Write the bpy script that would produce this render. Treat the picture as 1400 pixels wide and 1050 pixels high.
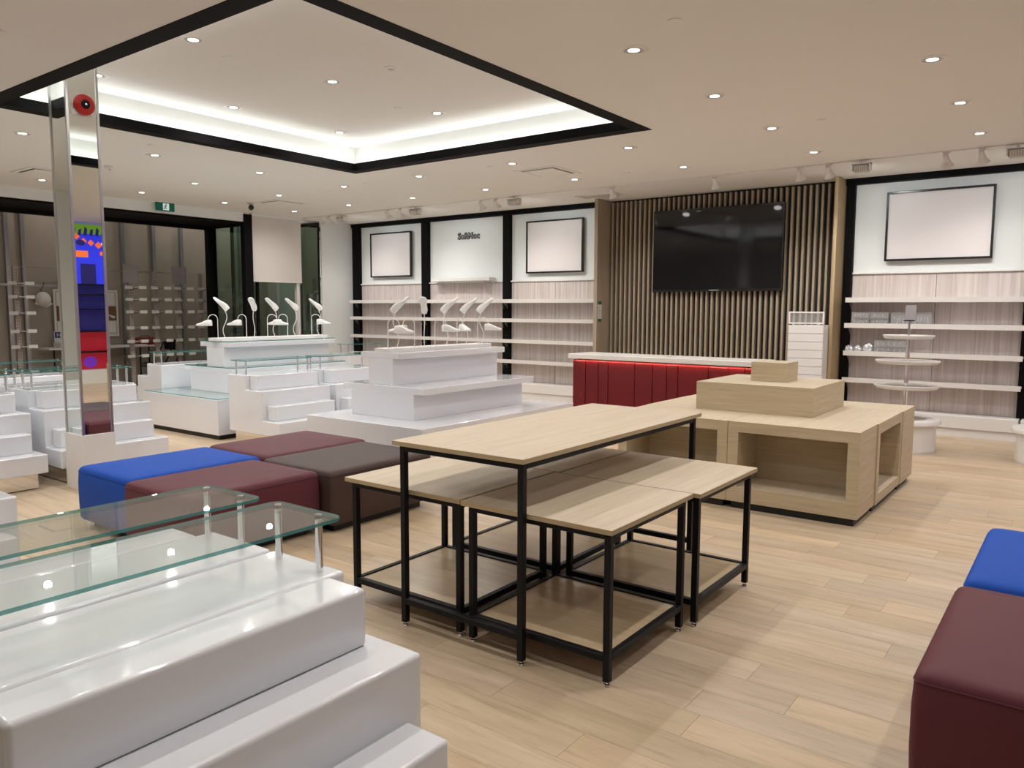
import bpy, bmesh, math, random
from mathutils import Vector, Matrix
random.seed(7)
PI = math.pi
for o in list(bpy.data.objects):
    bpy.data.objects.remove(o)
scene = bpy.context.scene
COL = scene.collection

# ------------------------------------------------------------ camera / world / exposure
cam_d = bpy.data.cameras.new('camera'); cam = bpy.data.objects.new('camera', cam_d); COL.objects.link(cam)
yaw, pitch, roll = math.radians(36.8), math.radians(5.6), math.radians(-0.2)
fw = Vector((-math.sin(yaw)*math.cos(pitch), math.cos(yaw)*math.cos(pitch), -math.sin(pitch)))
rt = Vector((math.cos(yaw), math.sin(yaw), 0)); dn = fw.cross(rt)
r2 = rt*math.cos(roll) + dn*math.sin(roll); d2 = -rt*math.sin(roll) + dn*math.cos(roll)
m3 = Matrix((r2, -d2, -fw)).transposed()
cam.matrix_world = Matrix.Translation((0, 0, 1.55)) @ m3.to_4x4()
cam_d.sensor_fit = 'HORIZONTAL'; cam_d.sensor_width = 36.0; cam_d.lens = 36.0*1056/1400
cam_d.clip_start = 0.05; cam_d.clip_end = 100
scene.camera = cam
wd = bpy.data.worlds.new('world'); scene.world = wd; wd.use_nodes = True
wd.node_tree.nodes['Background'].inputs[0].default_value = (0.9, 0.92, 1.0, 1)
wd.node_tree.nodes['Background'].inputs[1].default_value = 0.05
vs = scene.view_settings
vs.view_transform = 'Standard'; vs.look = 'None'; vs.gamma = 1.0; vs.use_curve_mapping = False
vs.exposure = 0.12
DOWN_W = 44.0      # one recessed downlight
TRACK_W = 21.0     # one track head
MALL_FILL_W = 9.0  # one added fill lamp outside the entrance
LAMP = (1.0, 0.965, 0.935)

# ------------------------------------------------------------ materials
MATS = {}
def pbsdf(name):
    m = bpy.data.materials.new(name); m.use_nodes = True; MATS[name] = m
    return m, m.node_tree.nodes, m.node_tree.links, m.node_tree.nodes['Principled BSDF']
def mat(name, col, rough=0.5, metal=0.0, spec=0.5, coat=0.0, bump=0.0, bscale=200.0, var=0.0, vscale=3.0, emit=None, estr=0.0, coatr=0.05):
    m, n, l, b = pbsdf(name)
    b.inputs['Base Color'].default_value = (*col, 1)
    b.inputs['Roughness'].default_value = rough
    b.inputs['Metallic'].default_value = metal
    b.inputs['Specular IOR Level'].default_value = spec
    b.inputs['Coat Weight'].default_value = coat
    b.inputs['Coat Roughness'].default_value = coatr
    if emit:
        b.inputs['Emission Color'].default_value = (*emit, 1); b.inputs['Emission Strength'].default_value = estr
    tc = n.new('ShaderNodeTexCoord')
    if bump:
        t = n.new('ShaderNodeTexNoise'); t.inputs['Scale'].default_value = bscale; t.inputs['Detail'].default_value = 4
        l.new(tc.outputs['Object'], t.inputs['Vector'])
        bp = n.new('ShaderNodeBump'); bp.inputs['Strength'].default_value = bump; bp.inputs['Distance'].default_value = 0.002
        l.new(t.outputs['Fac'], bp.inputs['Height']); l.new(bp.outputs['Normal'], b.inputs['Normal'])
    if var:
        t = n.new('ShaderNodeTexNoise'); t.inputs['Scale'].default_value = vscale; t.inputs['Detail'].default_value = 3
        l.new(tc.outputs['Object'], t.inputs['Vector'])
        cr = n.new('ShaderNodeValToRGB')
        cr.color_ramp.elements[0].position = 0.3; cr.color_ramp.elements[1].position = 0.7
        cr.color_ramp.elements[0].color = (*[c*(1-var) for c in col], 1); cr.color_ramp.elements[1].color = (*[min(1, c*(1+var)) for c in col], 1)
        l.new(t.outputs['Fac'], cr.inputs['Fac']); l.new(cr.outputs['Color'], b.inputs['Base Color'])
    return m
def grain(name, c0, c1, scale, rough=0.45, rnd=None, rnd_amt=0.1, spec=0.4, det=5.0, bump=0.05, knots=0.0, lo=0.3, hi=0.72):
    """wood grain: noise stretched by the 3-vector scale; rnd = 'object' or 'island' shifts tone per plank"""
    m, n, l, b = pbsdf(name)
    tc = n.new('ShaderNodeTexCoord'); mp = n.new('ShaderNodeMapping'); mp.inputs['Scale'].default_value = scale
    l.new(tc.outputs['Object'], mp.inputs['Vector'])
    t = n.new('ShaderNodeTexNoise'); t.noise_dimensions = '4D'; t.inputs['Scale'].default_value = 1.0; t.inputs['Detail'].default_value = det; t.inputs['Roughness'].default_value = 0.62; t.inputs['Distortion'].default_value = 0.35
    l.new(mp.outputs['Vector'], t.inputs['Vector'])
    cr = n.new('ShaderNodeValToRGB'); cr.color_ramp.elements[0].position = lo; cr.color_ramp.elements[1].position = hi
    cr.color_ramp.elements[0].color = (*c0, 1); cr.color_ramp.elements[1].color = (*c1, 1)
    l.new(t.outputs['Fac'], cr.inputs['Fac'])
    out = cr.outputs['Color']
    if knots:
        mp2 = n.new('ShaderNodeMapping'); mp2.inputs['Scale'].default_value = (scale[0]*2.6, scale[1]*4.5, scale[2]); l.new(tc.outputs['Object'], mp2.inputs['Vector'])
        t2 = n.new('ShaderNodeTexNoise'); t2.noise_dimensions = '4D'; t2.inputs['Scale'].default_value = 1.0; t2.inputs['Detail'].default_value = 6; t2.inputs['Roughness'].default_value = 0.7; t2.inputs['Distortion'].default_value = 0.8
        l.new(mp2.outputs['Vector'], t2.inputs['Vector'])
        c2 = n.new('ShaderNodeValToRGB'); c2.color_ramp.elements[0].position = 0.33; c2.color_ramp.elements[1].position = 0.48
        c2.color_ramp.elements[0].color = (1-knots, 1-knots*1.1, 1-knots*1.2, 1); c2.color_ramp.elements[1].color = (1, 1, 1, 1)
        l.new(t2.outputs['Fac'], c2.inputs['Fac'])
        vm = n.new('ShaderNodeVectorMath'); vm.operation = 'MULTIPLY'; l.new(out, vm.inputs[0]); l.new(c2.outputs['Color'], vm.inputs[1]); out = vm.outputs[0]
    if rnd:
        if rnd == 'object':
            oi = n.new('ShaderNodeObjectInfo'); rv = oi.outputs['Random']
        else:
            gi = n.new('ShaderNodeNewGeometry'); rv = gi.outputs['Random Per Island']
        mu = n.new('ShaderNodeMath'); mu.operation = 'MULTIPLY'; mu.inputs[1].default_value = 40.0
        l.new(rv, mu.inputs[0]); l.new(mu.outputs[0], t.inputs['W'])
        mr = n.new('ShaderNodeMapRange'); mr.inputs['To Min'].default_value = 1-rnd_amt; mr.inputs['To Max'].default_value = 1+rnd_amt
        l.new(rv, mr.inputs['Value'])
        mx = n.new('ShaderNodeVectorMath'); mx.operation = 'SCALE'
        l.new(out, mx.inputs[0]); l.new(mr.outputs['Result'], mx.inputs['Scale']); out = mx.outputs[0]
        hs = n.new('ShaderNodeHueSaturation'); hs.inputs['Saturation'].default_value = 1.0
        m2 = n.new('ShaderNodeMath'); m2.operation = 'FRACT'; m3_ = n.new('ShaderNodeMath'); m3_.operation = 'MULTIPLY'; m3_.inputs[1].default_value = 7.31
        l.new(rv, m3_.inputs[0]); l.new(m3_.outputs[0], m2.inputs[0])
        mr2 = n.new('ShaderNodeMapRange'); mr2.inputs['To Min'].default_value = 0.92; mr2.inputs['To Max'].default_value = 1.12
        l.new(m2.outputs[0], mr2.inputs['Value']); l.new(mr2.outputs['Result'], hs.inputs['Saturation'])
        l.new(out, hs.inputs['Color']); out = hs.outputs['Color']
    l.new(out, b.inputs['Base Color'])
    b.inputs['Roughness'].default_value = rough; b.inputs['Specular IOR Level'].default_value = spec
    bp = n.new('ShaderNodeBump'); bp.inputs['Strength'].default_value = bump; bp.inputs['Distance'].default_value = 0.001
    l.new(t.outputs['Fac'], bp.inputs['Height']); l.new(bp.outputs['Normal'], b.inputs['Normal'])
    return m
def glass(name, tint, refl=1.0, haze=0.0, hcol=(0.85, 0.87, 0.87)):
    m = bpy.data.materials.new(name); m.use_nodes = True; MATS[name] = m
    n, l = m.node_tree.nodes, m.node_tree.links; n.clear()
    out = n.new('ShaderNodeOutputMaterial'); tr = n.new('ShaderNodeBsdfTransparent'); gl = n.new('ShaderNodeBsdfGlossy'); mx = n.new('ShaderNodeMixShader'); fr = n.new('ShaderNodeFresnel')
    tr.inputs['Color'].default_value = (*tint, 1); gl.inputs['Roughness'].default_value = 0.01; gl.inputs['Color'].default_value = (refl, refl, refl, 1); fr.inputs['IOR'].default_value = 1.5
    gm = n.new('ShaderNodeNewGeometry'); mp = n.new('ShaderNodeMapRange'); mp.inputs['To Min'].default_value = 1.5; mp.inputs['To Max'].default_value = 1/1.5
    l.new(gm.outputs['Backfacing'], mp.inputs['Value']); l.new(mp.outputs['Result'], fr.inputs['IOR'])
    l.new(fr.outputs[0], mx.inputs[0]); l.new(tr.outputs[0], mx.inputs[1]); l.new(gl.outputs[0], mx.inputs[2])
    fin = mx.outputs[0]
    if haze:
        df = n.new('ShaderNodeBsdfDiffuse'); df.inputs['Color'].default_value = (*hcol, 1); m2 = n.new('ShaderNodeMixShader'); m2.inputs[0].default_value = haze
        l.new(fin, m2.inputs[1]); l.new(df.outputs[0], m2.inputs[2]); fin = m2.outputs[0]
    l.new(fin, out.inputs['Surface'])
    return m
def emis(name, col, s):
    m = bpy.data.materials.new(name); m.use_nodes = True; MATS[name] = m
    n, l = m.node_tree.nodes, m.node_tree.links; n.clear()
    out = n.new('ShaderNodeOutputMaterial'); e = n.new('ShaderNodeEmission'); e.inputs[0].default_value = (*col, 1); e.inputs[1].default_value = s
    l.new(e.outputs[0], out.inputs[0]); return m

mat('ceiling_paint', (0.80, 0.78, 0.75), 0.9, spec=0.1, bump=0.1, bscale=300)
mat('wall_white', (0.82, 0.85, 0.85), 0.75, spec=0.2, bump=0.08, bscale=250)
mat('white_gloss', (0.785, 0.80, 0.84), 0.22, spec=0.5, coat=0.8)
mat('white_satin', (0.80, 0.78, 0.76), 0.4, spec=0.4)
mat('white_metal', (0.76, 0.74, 0.72), 0.45, spec=0.4)
mat('blank_canvas', (0.80, 0.76, 0.77), 0.6, spec=0.2)
mat('black_metal', (0.006, 0.006, 0.008), 0.45, spec=0.2, bump=0.04, bscale=400)
mat('black_paint', (0.0045, 0.0043, 0.005), 0.65, spec=0.10, bump=0.05, bscale=200)
mat('black_gloss', (0.006, 0.006, 0.008), 0.06, spec=0.5)
mat('black_frame', (0.010, 0.010, 0.012), 0.25, spec=0.5)
mat('chrome', (0.86, 0.86, 0.87), 0.08, 1.0)
mat('steel', (0.62, 0.61, 0.61), 0.28, 1.0)
mat('mirror', (0.86, 0.90, 0.87), 0.012, 1.0)
mat('kick_mirror', (0.80, 0.76, 0.70), 0.10, 1.0)
mat('maroon', (0.115, 0.030, 0.040), 0.48, spec=0.2, bump=0.25, bscale=500)
mat('brown_leather', (0.062, 0.036, 0.030), 0.45, spec=0.3, bump=0.25, bscale=500)
mat('blue_leather', (0.016, 0.080, 0.42), 0.6, spec=0.12, bump=0.25, bscale=500)
mat('plinth_black', (0.01, 0.01, 0.01), 0.5)
mat('red_lacquer', (0.135, 0.006, 0.010), 0.35, spec=0.4)
mat('quartz', (0.83, 0.80, 0.78), 0.3, spec=0.5, var=0.04, vscale=120)
mat('slat_black', (0.012, 0.011, 0.010), 0.7)
mat('drywall', (0.44, 0.39, 0.33), 0.9, spec=0.1, var=0.05, vscale=1.5)
mat('stud_metal', (0.42, 0.42, 0.44), 0.35, 0.9)
mat('galv', (0.42, 0.36, 0.34), 0.5, 0.3)
mat('bell_red', (0.50, 0.015, 0.012), 0.3, spec=0.5)
mat('exit_green', (0.0, 0.075, 0.045), 0.4, emit=(0.0, 0.22, 0.14), estr=0.12)
mat('exit_white', (0.85, 0.92, 0.9), 0.4, emit=(0.8, 1.0, 0.95), estr=0.35)
mat('sign_green', (0.01, 0.16, 0.06), 0.5)
mat('paper', (0.78, 0.77, 0.74), 0.8, spec=0.2)
mat('print_grey', (0.30, 0.30, 0.31), 0.6)
mat('cork', (0.20, 0.10, 0.05), 0.9, var=0.2, vscale=60)
mat('navy', (0.01, 0.03, 0.20), 0.5)
mat('tool_red', (0.22, 0.012, 0.016), 0.45)
mat('tool_wood', (0.22, 0.12, 0.06), 0.6)
mat('moss_green', (0.08, 0.16, 0.05), 0.7)
mat('blue_cap', (0.02, 0.08, 0.25), 0.6)
mat('letter_grey', (0.36, 0.36, 0.37), 0.45)
mat('letter_black', (0.02, 0.02, 0.022), 0.45)
mat('roller_blind', (0.72, 0.68, 0.64), 0.85, spec=0.1, bump=0.15, bscale=600)
mat('grille_grey', (0.55, 0.53, 0.50), 0.6)
mat('plastic_clear_body', (0.8, 0.8, 0.82), 0.2)
mat('foil', (0.78, 0.80, 0.84), 0.3, 0.6)
mat('grey_panel', (0.36, 0.33, 0.36), 0.6)
mat('sole_white', (0.84, 0.83, 0.81), 0.5, spec=0.3)
glass('clear_glass', (0.93, 0.965, 0.955))
glass('green_glass', (0.72, 0.83, 0.77), refl=0.9)
glass('glass_edge', (0.34, 0.60, 0.58), refl=0.8, haze=0.45, hcol=(0.10, 0.36, 0.36))
glass('clear_plastic', (0.93, 0.92, 0.93), haze=0.16)
glass('clear_acrylic', (0.96, 0.96, 0.96), haze=0.05)
emis('lens_glow', (1.0, 0.97, 0.93), 9.0)
emis('cove_led', (0.93, 1.0, 0.98), 17.0)
emis('counter_led', (1.0, 0.70, 0.50), 55.0)
grain('floor_wood', (0.44, 0.335, 0.22), (0.635, 0.505, 0.36), (1.2, 10.0, 1.0), rough=0.40, rnd='object', rnd_amt=0.085, spec=0.4, knots=0.22, lo=0.26, hi=0.72)
grain('floor_wood_far', (0.44, 0.335, 0.22), (0.635, 0.505, 0.36), (1.2, 10.0, 1.0), rough=0.40, rnd='island', rnd_amt=0.085, spec=0.4, knots=0.22, lo=0.26, hi=0.72)
mat('floor_joint', (0.30, 0.22, 0.15), 0.9)
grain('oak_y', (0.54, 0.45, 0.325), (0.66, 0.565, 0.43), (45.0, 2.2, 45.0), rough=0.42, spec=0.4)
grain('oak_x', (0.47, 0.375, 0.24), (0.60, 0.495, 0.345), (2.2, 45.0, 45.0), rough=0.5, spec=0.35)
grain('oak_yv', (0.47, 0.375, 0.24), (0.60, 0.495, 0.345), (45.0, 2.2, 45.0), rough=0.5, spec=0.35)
grain('oak_edge', (0.40, 0.30, 0.17), (0.50, 0.385, 0.23), (4.0, 4.0, 60.0), rough=0.5, spec=0.3)
grain('oak_shelf', (0.50, 0.385, 0.245), (0.60, 0.475, 0.315), (3.0, 40.0, 40.0), rough=0.22, spec=0.5)
grain('slat_oak', (0.34, 0.275, 0.20), (0.45, 0.375, 0.285), (40.0, 40.0, 1.5), rough=0.55, spec=0.3)
grain('fin_oak', (0.36, 0.26, 0.145), (0.46, 0.345, 0.205), (40.0, 40.0, 1.5), rough=0.5, spec=0.3)
grain('panel_ash', (0.50, 0.43, 0.405), (0.74, 0.665, 0.64), (34.0, 34.0, 0.7), rough=0.5, spec=0.3, det=3.0, lo=0.3, hi=0.7)
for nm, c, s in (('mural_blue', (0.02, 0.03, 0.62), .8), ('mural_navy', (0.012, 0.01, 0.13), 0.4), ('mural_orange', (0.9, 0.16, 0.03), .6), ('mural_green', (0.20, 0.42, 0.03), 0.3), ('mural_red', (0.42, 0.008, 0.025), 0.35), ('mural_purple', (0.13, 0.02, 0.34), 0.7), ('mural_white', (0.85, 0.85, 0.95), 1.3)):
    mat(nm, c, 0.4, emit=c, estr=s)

# ------------------------------------------------------------ mesh building
class B:
    def __init__(s): s.v = []; s.f = []; s.m = []
    def add(s, vs_, fs, mi=0):
        k = len(s.v); s.v += [tuple(p) for p in vs_]
        for f in fs:
            s.f.append([i+k for i in f]); s.m.append(mi)
        return s
    def box(s, x0, x1, y0, y1, z0, z1, b=0.0, mi=0, seg=1):
        if x1 < x0: x0, x1 = x1, x0
        if y1 < y0: y0, y1 = y1, y0
        if not b:
            return s.add([(x0,y0,z0),(x1,y0,z0),(x1,y1,z0),(x0,y1,z0),(x0,y0,z1),(x1,y0,z1),(x1,y1,z1),(x0,y1,z1)],
                         [(0,3,2,1),(4,5,6,7),(0,1,5,4),(1,2,6,5),(2,3,7,6),(3,0,4,7)], mi)
        bm = bmesh.new(); bmesh.ops.create_cube(bm, size=1.0)
        for q in bm.verts:
            q.co = Vector(((x0+x1)/2+q.co.x*(x1-x0), (y0+y1)/2+q.co.y*(y1-y0), (z0+z1)/2+q.co.z*(z1-z0)))
        bmesh.ops.bevel(bm, geom=list(bm.edges), offset=b, segments=seg, affect='EDGES', profile=0.5)
        return s.take(bm, mi)
    def take(s, bm, mi=0):
        bm.verts.ensure_lookup_table(); bm.verts.index_update()
        s.add([q.co[:] for q in bm.verts], [[q.index for q in f.verts] for f in bm.faces], mi); bm.free(); return s
    def prism(s, pts, axis, a0, a1, b=0.0, mi=0, seg=2):
        def P3(p, a):
            if axis == 'y': return (p[0], a, p[1])
            if axis == 'x': return (a, p[0], p[1])
            return (p[0], p[1], a)
        bm = bmesh.new(); n = len(pts)
        A = [bm.verts.new(P3(p, a0)) for p in pts]; C = [bm.verts.new(P3(p, a1)) for p in pts]
        bm.faces.new(A); bm.faces.new(C[::-1])
        for i in range(n): bm.faces.new((A[i], C[i], C[(i+1) % n], A[(i+1) % n]))
        bmesh.ops.recalc_face_normals(bm, faces=list(bm.faces))
        if b: bmesh.ops.bevel(bm, geom=list(bm.edges), offset=b, segments=seg, affect='EDGES', profile=0.5)
        return s.take(bm, mi)
    def cyl(s, p0, p1, r0, r1=None, n=16, mi=0):
        r1 = r0 if r1 is None else r1
        p0, p1 = Vector(p0), Vector(p1); d = (p1-p0).normalized(); a = d.orthogonal().normalized(); c = d.cross(a)
        vs_ = []
        for p, r in ((p0, r0), (p1, r1)):
            for i in range(n):
                t = 2*PI*i/n; vs_.append(p + a*math.cos(t)*r + c*math.sin(t)*r)
        fs = [(i, (i+1) % n, n+(i+1) % n, n+i) for i in range(n)] + [tuple(range(n))[::-1], tuple(range(n, 2*n))]
        return s.add(vs_, fs, mi)
    def lathe(s, c, prof, n=32, mi=0, sx=1.0, sy=1.0, ang=0.0):
        vs_ = []; k = len(prof); ca, sa = math.cos(ang), math.sin(ang)
        for r, z in prof:
            for i in range(n):
                t = 2*PI*i/n; px, py = r*sx*math.cos(t), r*sy*math.sin(t)
                vs_.append((c[0]+px*ca-py*sa, c[1]+px*sa+py*ca, c[2]+z))
        fs = []
        for j in range(k-1):
            for i in range(n): fs.append((j*n+i, j*n+(i+1) % n, (j+1)*n+(i+1) % n, (j+1)*n+i))
        fs.append(tuple(range(n))[::-1]); fs.append(tuple(range((k-1)*n, k*n)))
        return s.add(vs_, fs, mi)
    def tube(s, pts, r, n=8, mi=0, closed=False):
        pts = [Vector(p) for p in pts]; N = len(pts); vs_ = []; prev = None
        for i, p in enumerate(pts):
            if closed: d = pts[(i+1) % N]-pts[i-1]
            else: d = pts[min(i+1, N-1)]-pts[max(i-1, 0)]
            d.normalize()
            a = (prev - d*prev.dot(d)) if prev is not None else d.orthogonal()
            if a.length < 1e-5: a = d.orthogonal()
            a.normalize(); prev = a; c = d.cross(a)
            for k in range(n):
                t = 2*PI*k/n; vs_.append(p + a*math.cos(t)*r + c*math.sin(t)*r)
        fs = []
        for i in range(N if closed else N-1):
            for k in range(n):
                j = (i+1) % N; fs.append((i*n+k, i*n+(k+1) % n, j*n+(k+1) % n, j*n+k))
        if not closed: fs += [tuple(range(n))[::-1], tuple(range((N-1)*n, N*n))]
        return s.add(vs_, fs, mi)
    def loft(s, rings, mi=0):
        n = len(rings[0]); vs_ = [p for r in rings for p in r]; fs = []
        for j in range(len(rings)-1):
            for i in range(n): fs.append((j*n+i, j*n+(i+1) % n, (j+1)*n+(i+1) % n, (j+1)*n+i))
        fs += [tuple(range(n))[::-1], tuple(range((len(rings)-1)*n, len(rings)*n))]
        return s.add(vs_, fs, mi)
    def obj(s, name, mats, parent=None, smooth=False, base=None):
        off = Vector((0, 0, 0))
        if parent is not None:
            r = parent
            while r.parent is not None: r = r.parent
            off = r.location.copy()
        elif base is not None: off = Vector(base)
        me = bpy.data.meshes.new(name)
        me.from_pydata([(p[0]-off.x, p[1]-off.y, p[2]-off.z) for p in s.v], [], s.f)
        if not isinstance(mats, (list, tuple)): mats = [mats]
        for m in mats: me.materials.append(MATS[m])
        if len(mats) > 1: me.polygons.foreach_set('material_index', s.m)
        if smooth:
            me.polygons.foreach_set('use_smooth', [True]*len(me.polygons)); me.set_sharp_from_angle(angle=math.radians(38))
        me.update()
        o = bpy.data.objects.new(name, me); COL.objects.link(o)
        if parent is not None: o.parent = parent
        elif base is not None: o.location = off
        return o
def tag(o, label, cat, group=None):
    o['label'] = label; o['category'] = cat
    if group: o['group'] = group
    return o
def thing(name, label, cat, loc, group=None):
    o = bpy.data.objects.new(name, None); o.empty_display_size = 0.1; COL.objects.link(o); o.location = loc
    return tag(o, label, cat, group)
def struct(o): o['kind'] = 'structure'; return o
def copy_tree(o, parent=None):
    c = o.copy(); COL.objects.link(c)
    c.parent = parent
    for ch in o.children: copy_tree(ch, c)
    return c
def rrect(x0, x1, y0, y1, r, z, n=5):
    pts = []
    for cx, cy, a in ((x1-r, y1-r, 0), (x0+r, y1-r, 90), (x0+r, y0+r, 180), (x1-r, y0+r, 270)):
        for i in range(n+1):
            t = math.radians(a + 90*i/n); pts.append((cx+r*math.cos(t), cy+r*math.sin(t), z))
    return pts

WX, BY, RX, NY, CZ = -12.35, 11.05, 3.1, -3.0, 3.25      # left wall, back wall, right wall, near wall, ceiling

# ------------------------------------------------------------ floor with planks
fl = struct(B().box(-17.0, RX+.1, NY-.1, BY+1.2, -0.12, -0.006).obj('floor', 'floor_joint'))
PW, PL = 0.19, 1.22
planks = []
y = NY; row = 0
while y < BY+.2:
    x = -12.6 - random.random()*PL
    while x < RX:
        planks.append((x, y)); x += PL
    y += PW; row += 1
camv = Vector((0, 0, 1.55))
def score(p):
    c = Vector((p[0]+PL/2, p[1]+PW/2, 0)) - camv
    zc = c.dot(fw)
    if zc < .6: return 1e9
    u, w = c.dot(r2)/zc*1056, c.dot(d2)/zc*1056
    if abs(u) > 800 or abs(w) > 600: return 1e9
    if p[0]+PL < -6.4 or (p[0]+PL/2 < -1.2 and p[1] < 1.6): return 1e6+zc
    return zc
planks.sort(key=score)
pk = B().box(0, PL-.0012, 0, PW-.0012, -0.006, 0.0).obj('plank', 'floor_wood', fl)
for i, (px, py) in enumerate(planks[:300]):
    o = pk if i == 0 else pk.copy()
    if i: COL.objects.link(o); o.parent = fl
    o.location = (px, py, 0)
rest = B()
for px, py in planks[300:]:
    if px > RX: continue
    rest.box(px, px+PL-.0012, py, py+PW-.0012, -0.006, 0.0)
ro = rest.obj('plank_field', 'floor_wood_far', fl); ro['kind'] = 'stuff'

# ------------------------------------------------------------ ceiling with coffer
rx0, rx1, ry0, ry1 = -7.62, -3.465, 2.634, 6.845     # outer edge of the black ring
BW = 0.15; CT = 3.56
b = B()
cx0, cx1, cy0, cy1 = rx0+.02, rx1-.02, ry0+.02, ry1-.02
for a in ((WX-.05, cx0, NY, BY), (cx1, RX, NY, BY), (cx0, cx1, NY, cy0), (cx0, cx1, cy1, BY)):
    b.box(a[0], a[1], a[2], a[3], CZ, CZ+.08)
for a in ((cx0-.03, cx0, cy0, cy1), (cx1, cx1+.03, cy0, cy1), (cx0, cx1, cy0-.03, cy0), (cx0, cx1, cy1, cy1+.03)):
    b.box(a[0], a[1], a[2], a[3], CZ+.08, CT)
b.box(cx0-.03, cx1+.03, cy0-.03, cy1+.03, CT, CT+.05)
struct(b.obj('ceiling', 'ceiling_paint'))
b = B()
for a in ((rx0, rx1, ry0, ry0+BW), (rx0, rx1, ry1-BW, ry1), (rx0, rx0+BW, ry0+BW, ry1-BW), (rx1-BW, rx1, ry0+BW, ry1-BW)):
    b.box(a[0], a[1], a[2], a[3], CZ-.004, CZ-.0005)
i0, i1, j0, j1 = rx0+BW, rx1-BW, ry0+BW, ry1-BW
for a in ((i0-.012, i1+.012, j0-.012, j0), (i0-.012, i1+.012, j1, j1+.012), (i0-.012, i0, j0, j1), (i1, i1+.012, j0, j1)):
    b.box(a[0], a[1], a[2], a[3], CZ, CZ+.085)
tr = struct(b.obj('trim_1', 'black_paint'))
t = thing('cove_light_strip', 'white light strip hidden behind the black lip of the ceiling coffer', 'light strip', ((rx0+rx1)/2, (ry0+ry1)/2, CZ))
for a in ((i0, i1, j0-.085, j0-.06), (i0, i1, j1+.06, j1+.085), (i0-.085, i0-.06, j0, j1), (i1+.06, i1+.085, j0, j1)):
    B().box(a[0], a[1], a[2], a[3], CZ+.050, CZ+.066).obj('led_strip', 'cove_led', t)

# downlights ------------------------------------------------
def downlight(x, y, z, label, group, w=DOWN_W):
    t = thing('recessed_downlight', label, 'downlight', (x, y, z), group)
    B().lathe((x, y, z), [(.064, -.001), (.067, -.006), (.084, -.006), (.096, -.0015), (.096, 0)], 24).obj('trim_ring', 'white_satin', t, smooth=True)
    B().lathe((x, y, z), [(.0645, -.0045), (.0525, -.0030)], 24).obj('baffle_shade_ring', 'grille_grey', t)  # grey colour stands in for the shade inside the recess
    B().lathe((x, y, z), [(.052, -.0040), (.03, -.0048), (.001, -.0048)], 24).obj('lens', 'lens_glow', t)
    ld = bpy.data.lights.new('lamp_light', 'SPOT'); ld.energy = w; ld.color = LAMP; ld.spot_size = math.radians(164); ld.spot_blend = 1.0; ld.shadow_soft_size = 0.035
    lo = bpy.data.objects.new('lamp_light', ld); COL.objects.link(lo); lo.parent = t; lo.location = (0, 0, -.012)
    return t
LA = 'round white recessed downlight in the lower ceiling outside the coffer'
GX = [-11.45, -10.02, -8.55, -7.1, -5.59, -4.05, -2.53, -0.98, 0.55, 2.1]
GY = [-2.2, -0.8, 0.6, 1.98, 3.36, 4.71, 6.08, 7.46, 8.84]
for gx in GX:
    for gy in GY:
        if rx0-.1 < gx < rx1+.1 and ry0-.1 < gy < ry1+.1: continue
        if gy < 3 and gx < -9: continue
        if gy < 0 or (gx > 0 and gy < 3) or (gx > 1 and gy < 6): continue
        downlight(gx, gy, CZ, LA, 'downlights in the lower ceiling', DOWN_W*(1.35 if gx < -8 or gy > 8 else 1.15 if gx < -4 else 1.0))
for gx in (-7.07, -5.56):
    for gy in (3.40, 4.74, 6.12):
        downlight(gx, gy, CT, 'round white recessed downlight in the raised ceiling inside the coffer', 'downlights inside the coffer')
# ceiling fittings
for k, (x, y, z) in enumerate([(-2.09, 4.39, CZ), (-2.06, 7.4, CZ), (-4.79, 8.79, CZ), (-5.91, 7.46, CZ), (-5.95, 9.92, CZ), (-8.04, 4.40, CZ), (-10.77, 6.06, CZ), (-8.1, 7.47, CZ), (-5.54, 2.08, CZ), (-5.75, 5.74, CT), (-5.73, 3.80, CT)]):
    o = B().lathe((x, y, z), [(.042, 0), (.042, -.004), (.038, -.006), (.002, -.006)], 20).obj('sprinkler_cover', 'ceiling_paint', smooth=True, base=(x, y, z))
    if z > CZ: tag(o, 'small flat round sprinkler cover on the raised coffer ceiling', 'sprinkler cover', 'sprinkler covers inside the coffer')
    else: tag(o, 'small flat round sprinkler cover on the lower ceiling', 'sprinkler cover', 'sprinkler covers in the lower ceiling')
t = thing('ceiling_sprinkler', 'round grilled ceiling sensor among the coffer downlights', 'ceiling sensor', (-4.86, 4.78, CT))
B().lathe((-4.86, 4.78, CT), [(.06, 0), (.06, -.006), (.05, -.010), (.048, -.010)], 24).obj('rim', 'white_satin', t, smooth=True)
B().lathe((-4.86, 4.78, CT), [(.046, -.004), (.03, -.012), (.012, -.018), (.001, -.018)], 20).obj('grille', 'grille_grey', t, smooth=True)
def diffuser(x, y, s, label):
    t = thing('air_diffuser', label, 'air vent', (x, y, CZ), 'square ceiling diffusers')
    b = B()
    for a in ((x-s, x+s, y-s, y-s+.06), (x-s, x+s, y+s-.06, y+s), (x-s, x-s+.06, y-s+.06, y+s-.06), (x+s-.06, x+s, y-s+.06, y+s-.06)):
        b.box(a[0], a[1], a[2], a[3], CZ-.006, CZ)
    b.obj('frame', 'ceiling_paint', t)
    B().box(x-s+.06, x+s-.06, y-s+.06, y+s-.06, CZ-.001, CZ).obj('recess', 'slat_black', t)
    B().box(x-s+.09, x+s-.09, y-s+.09, y+s-.09, CZ-.012, CZ-.004).obj('plate', 'ceiling_paint', t)
diffuser(-5.57, 8.17, .31, 'square white air diffuser set in the ceiling in front of the slatted wall')
diffuser(-10.72, 8.03, .31, 'square white air diffuser set in the ceiling by the security camera')
diffuser(-10.8, 4.5, .31, 'square white air diffuser set in the ceiling by the open entrance')
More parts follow.
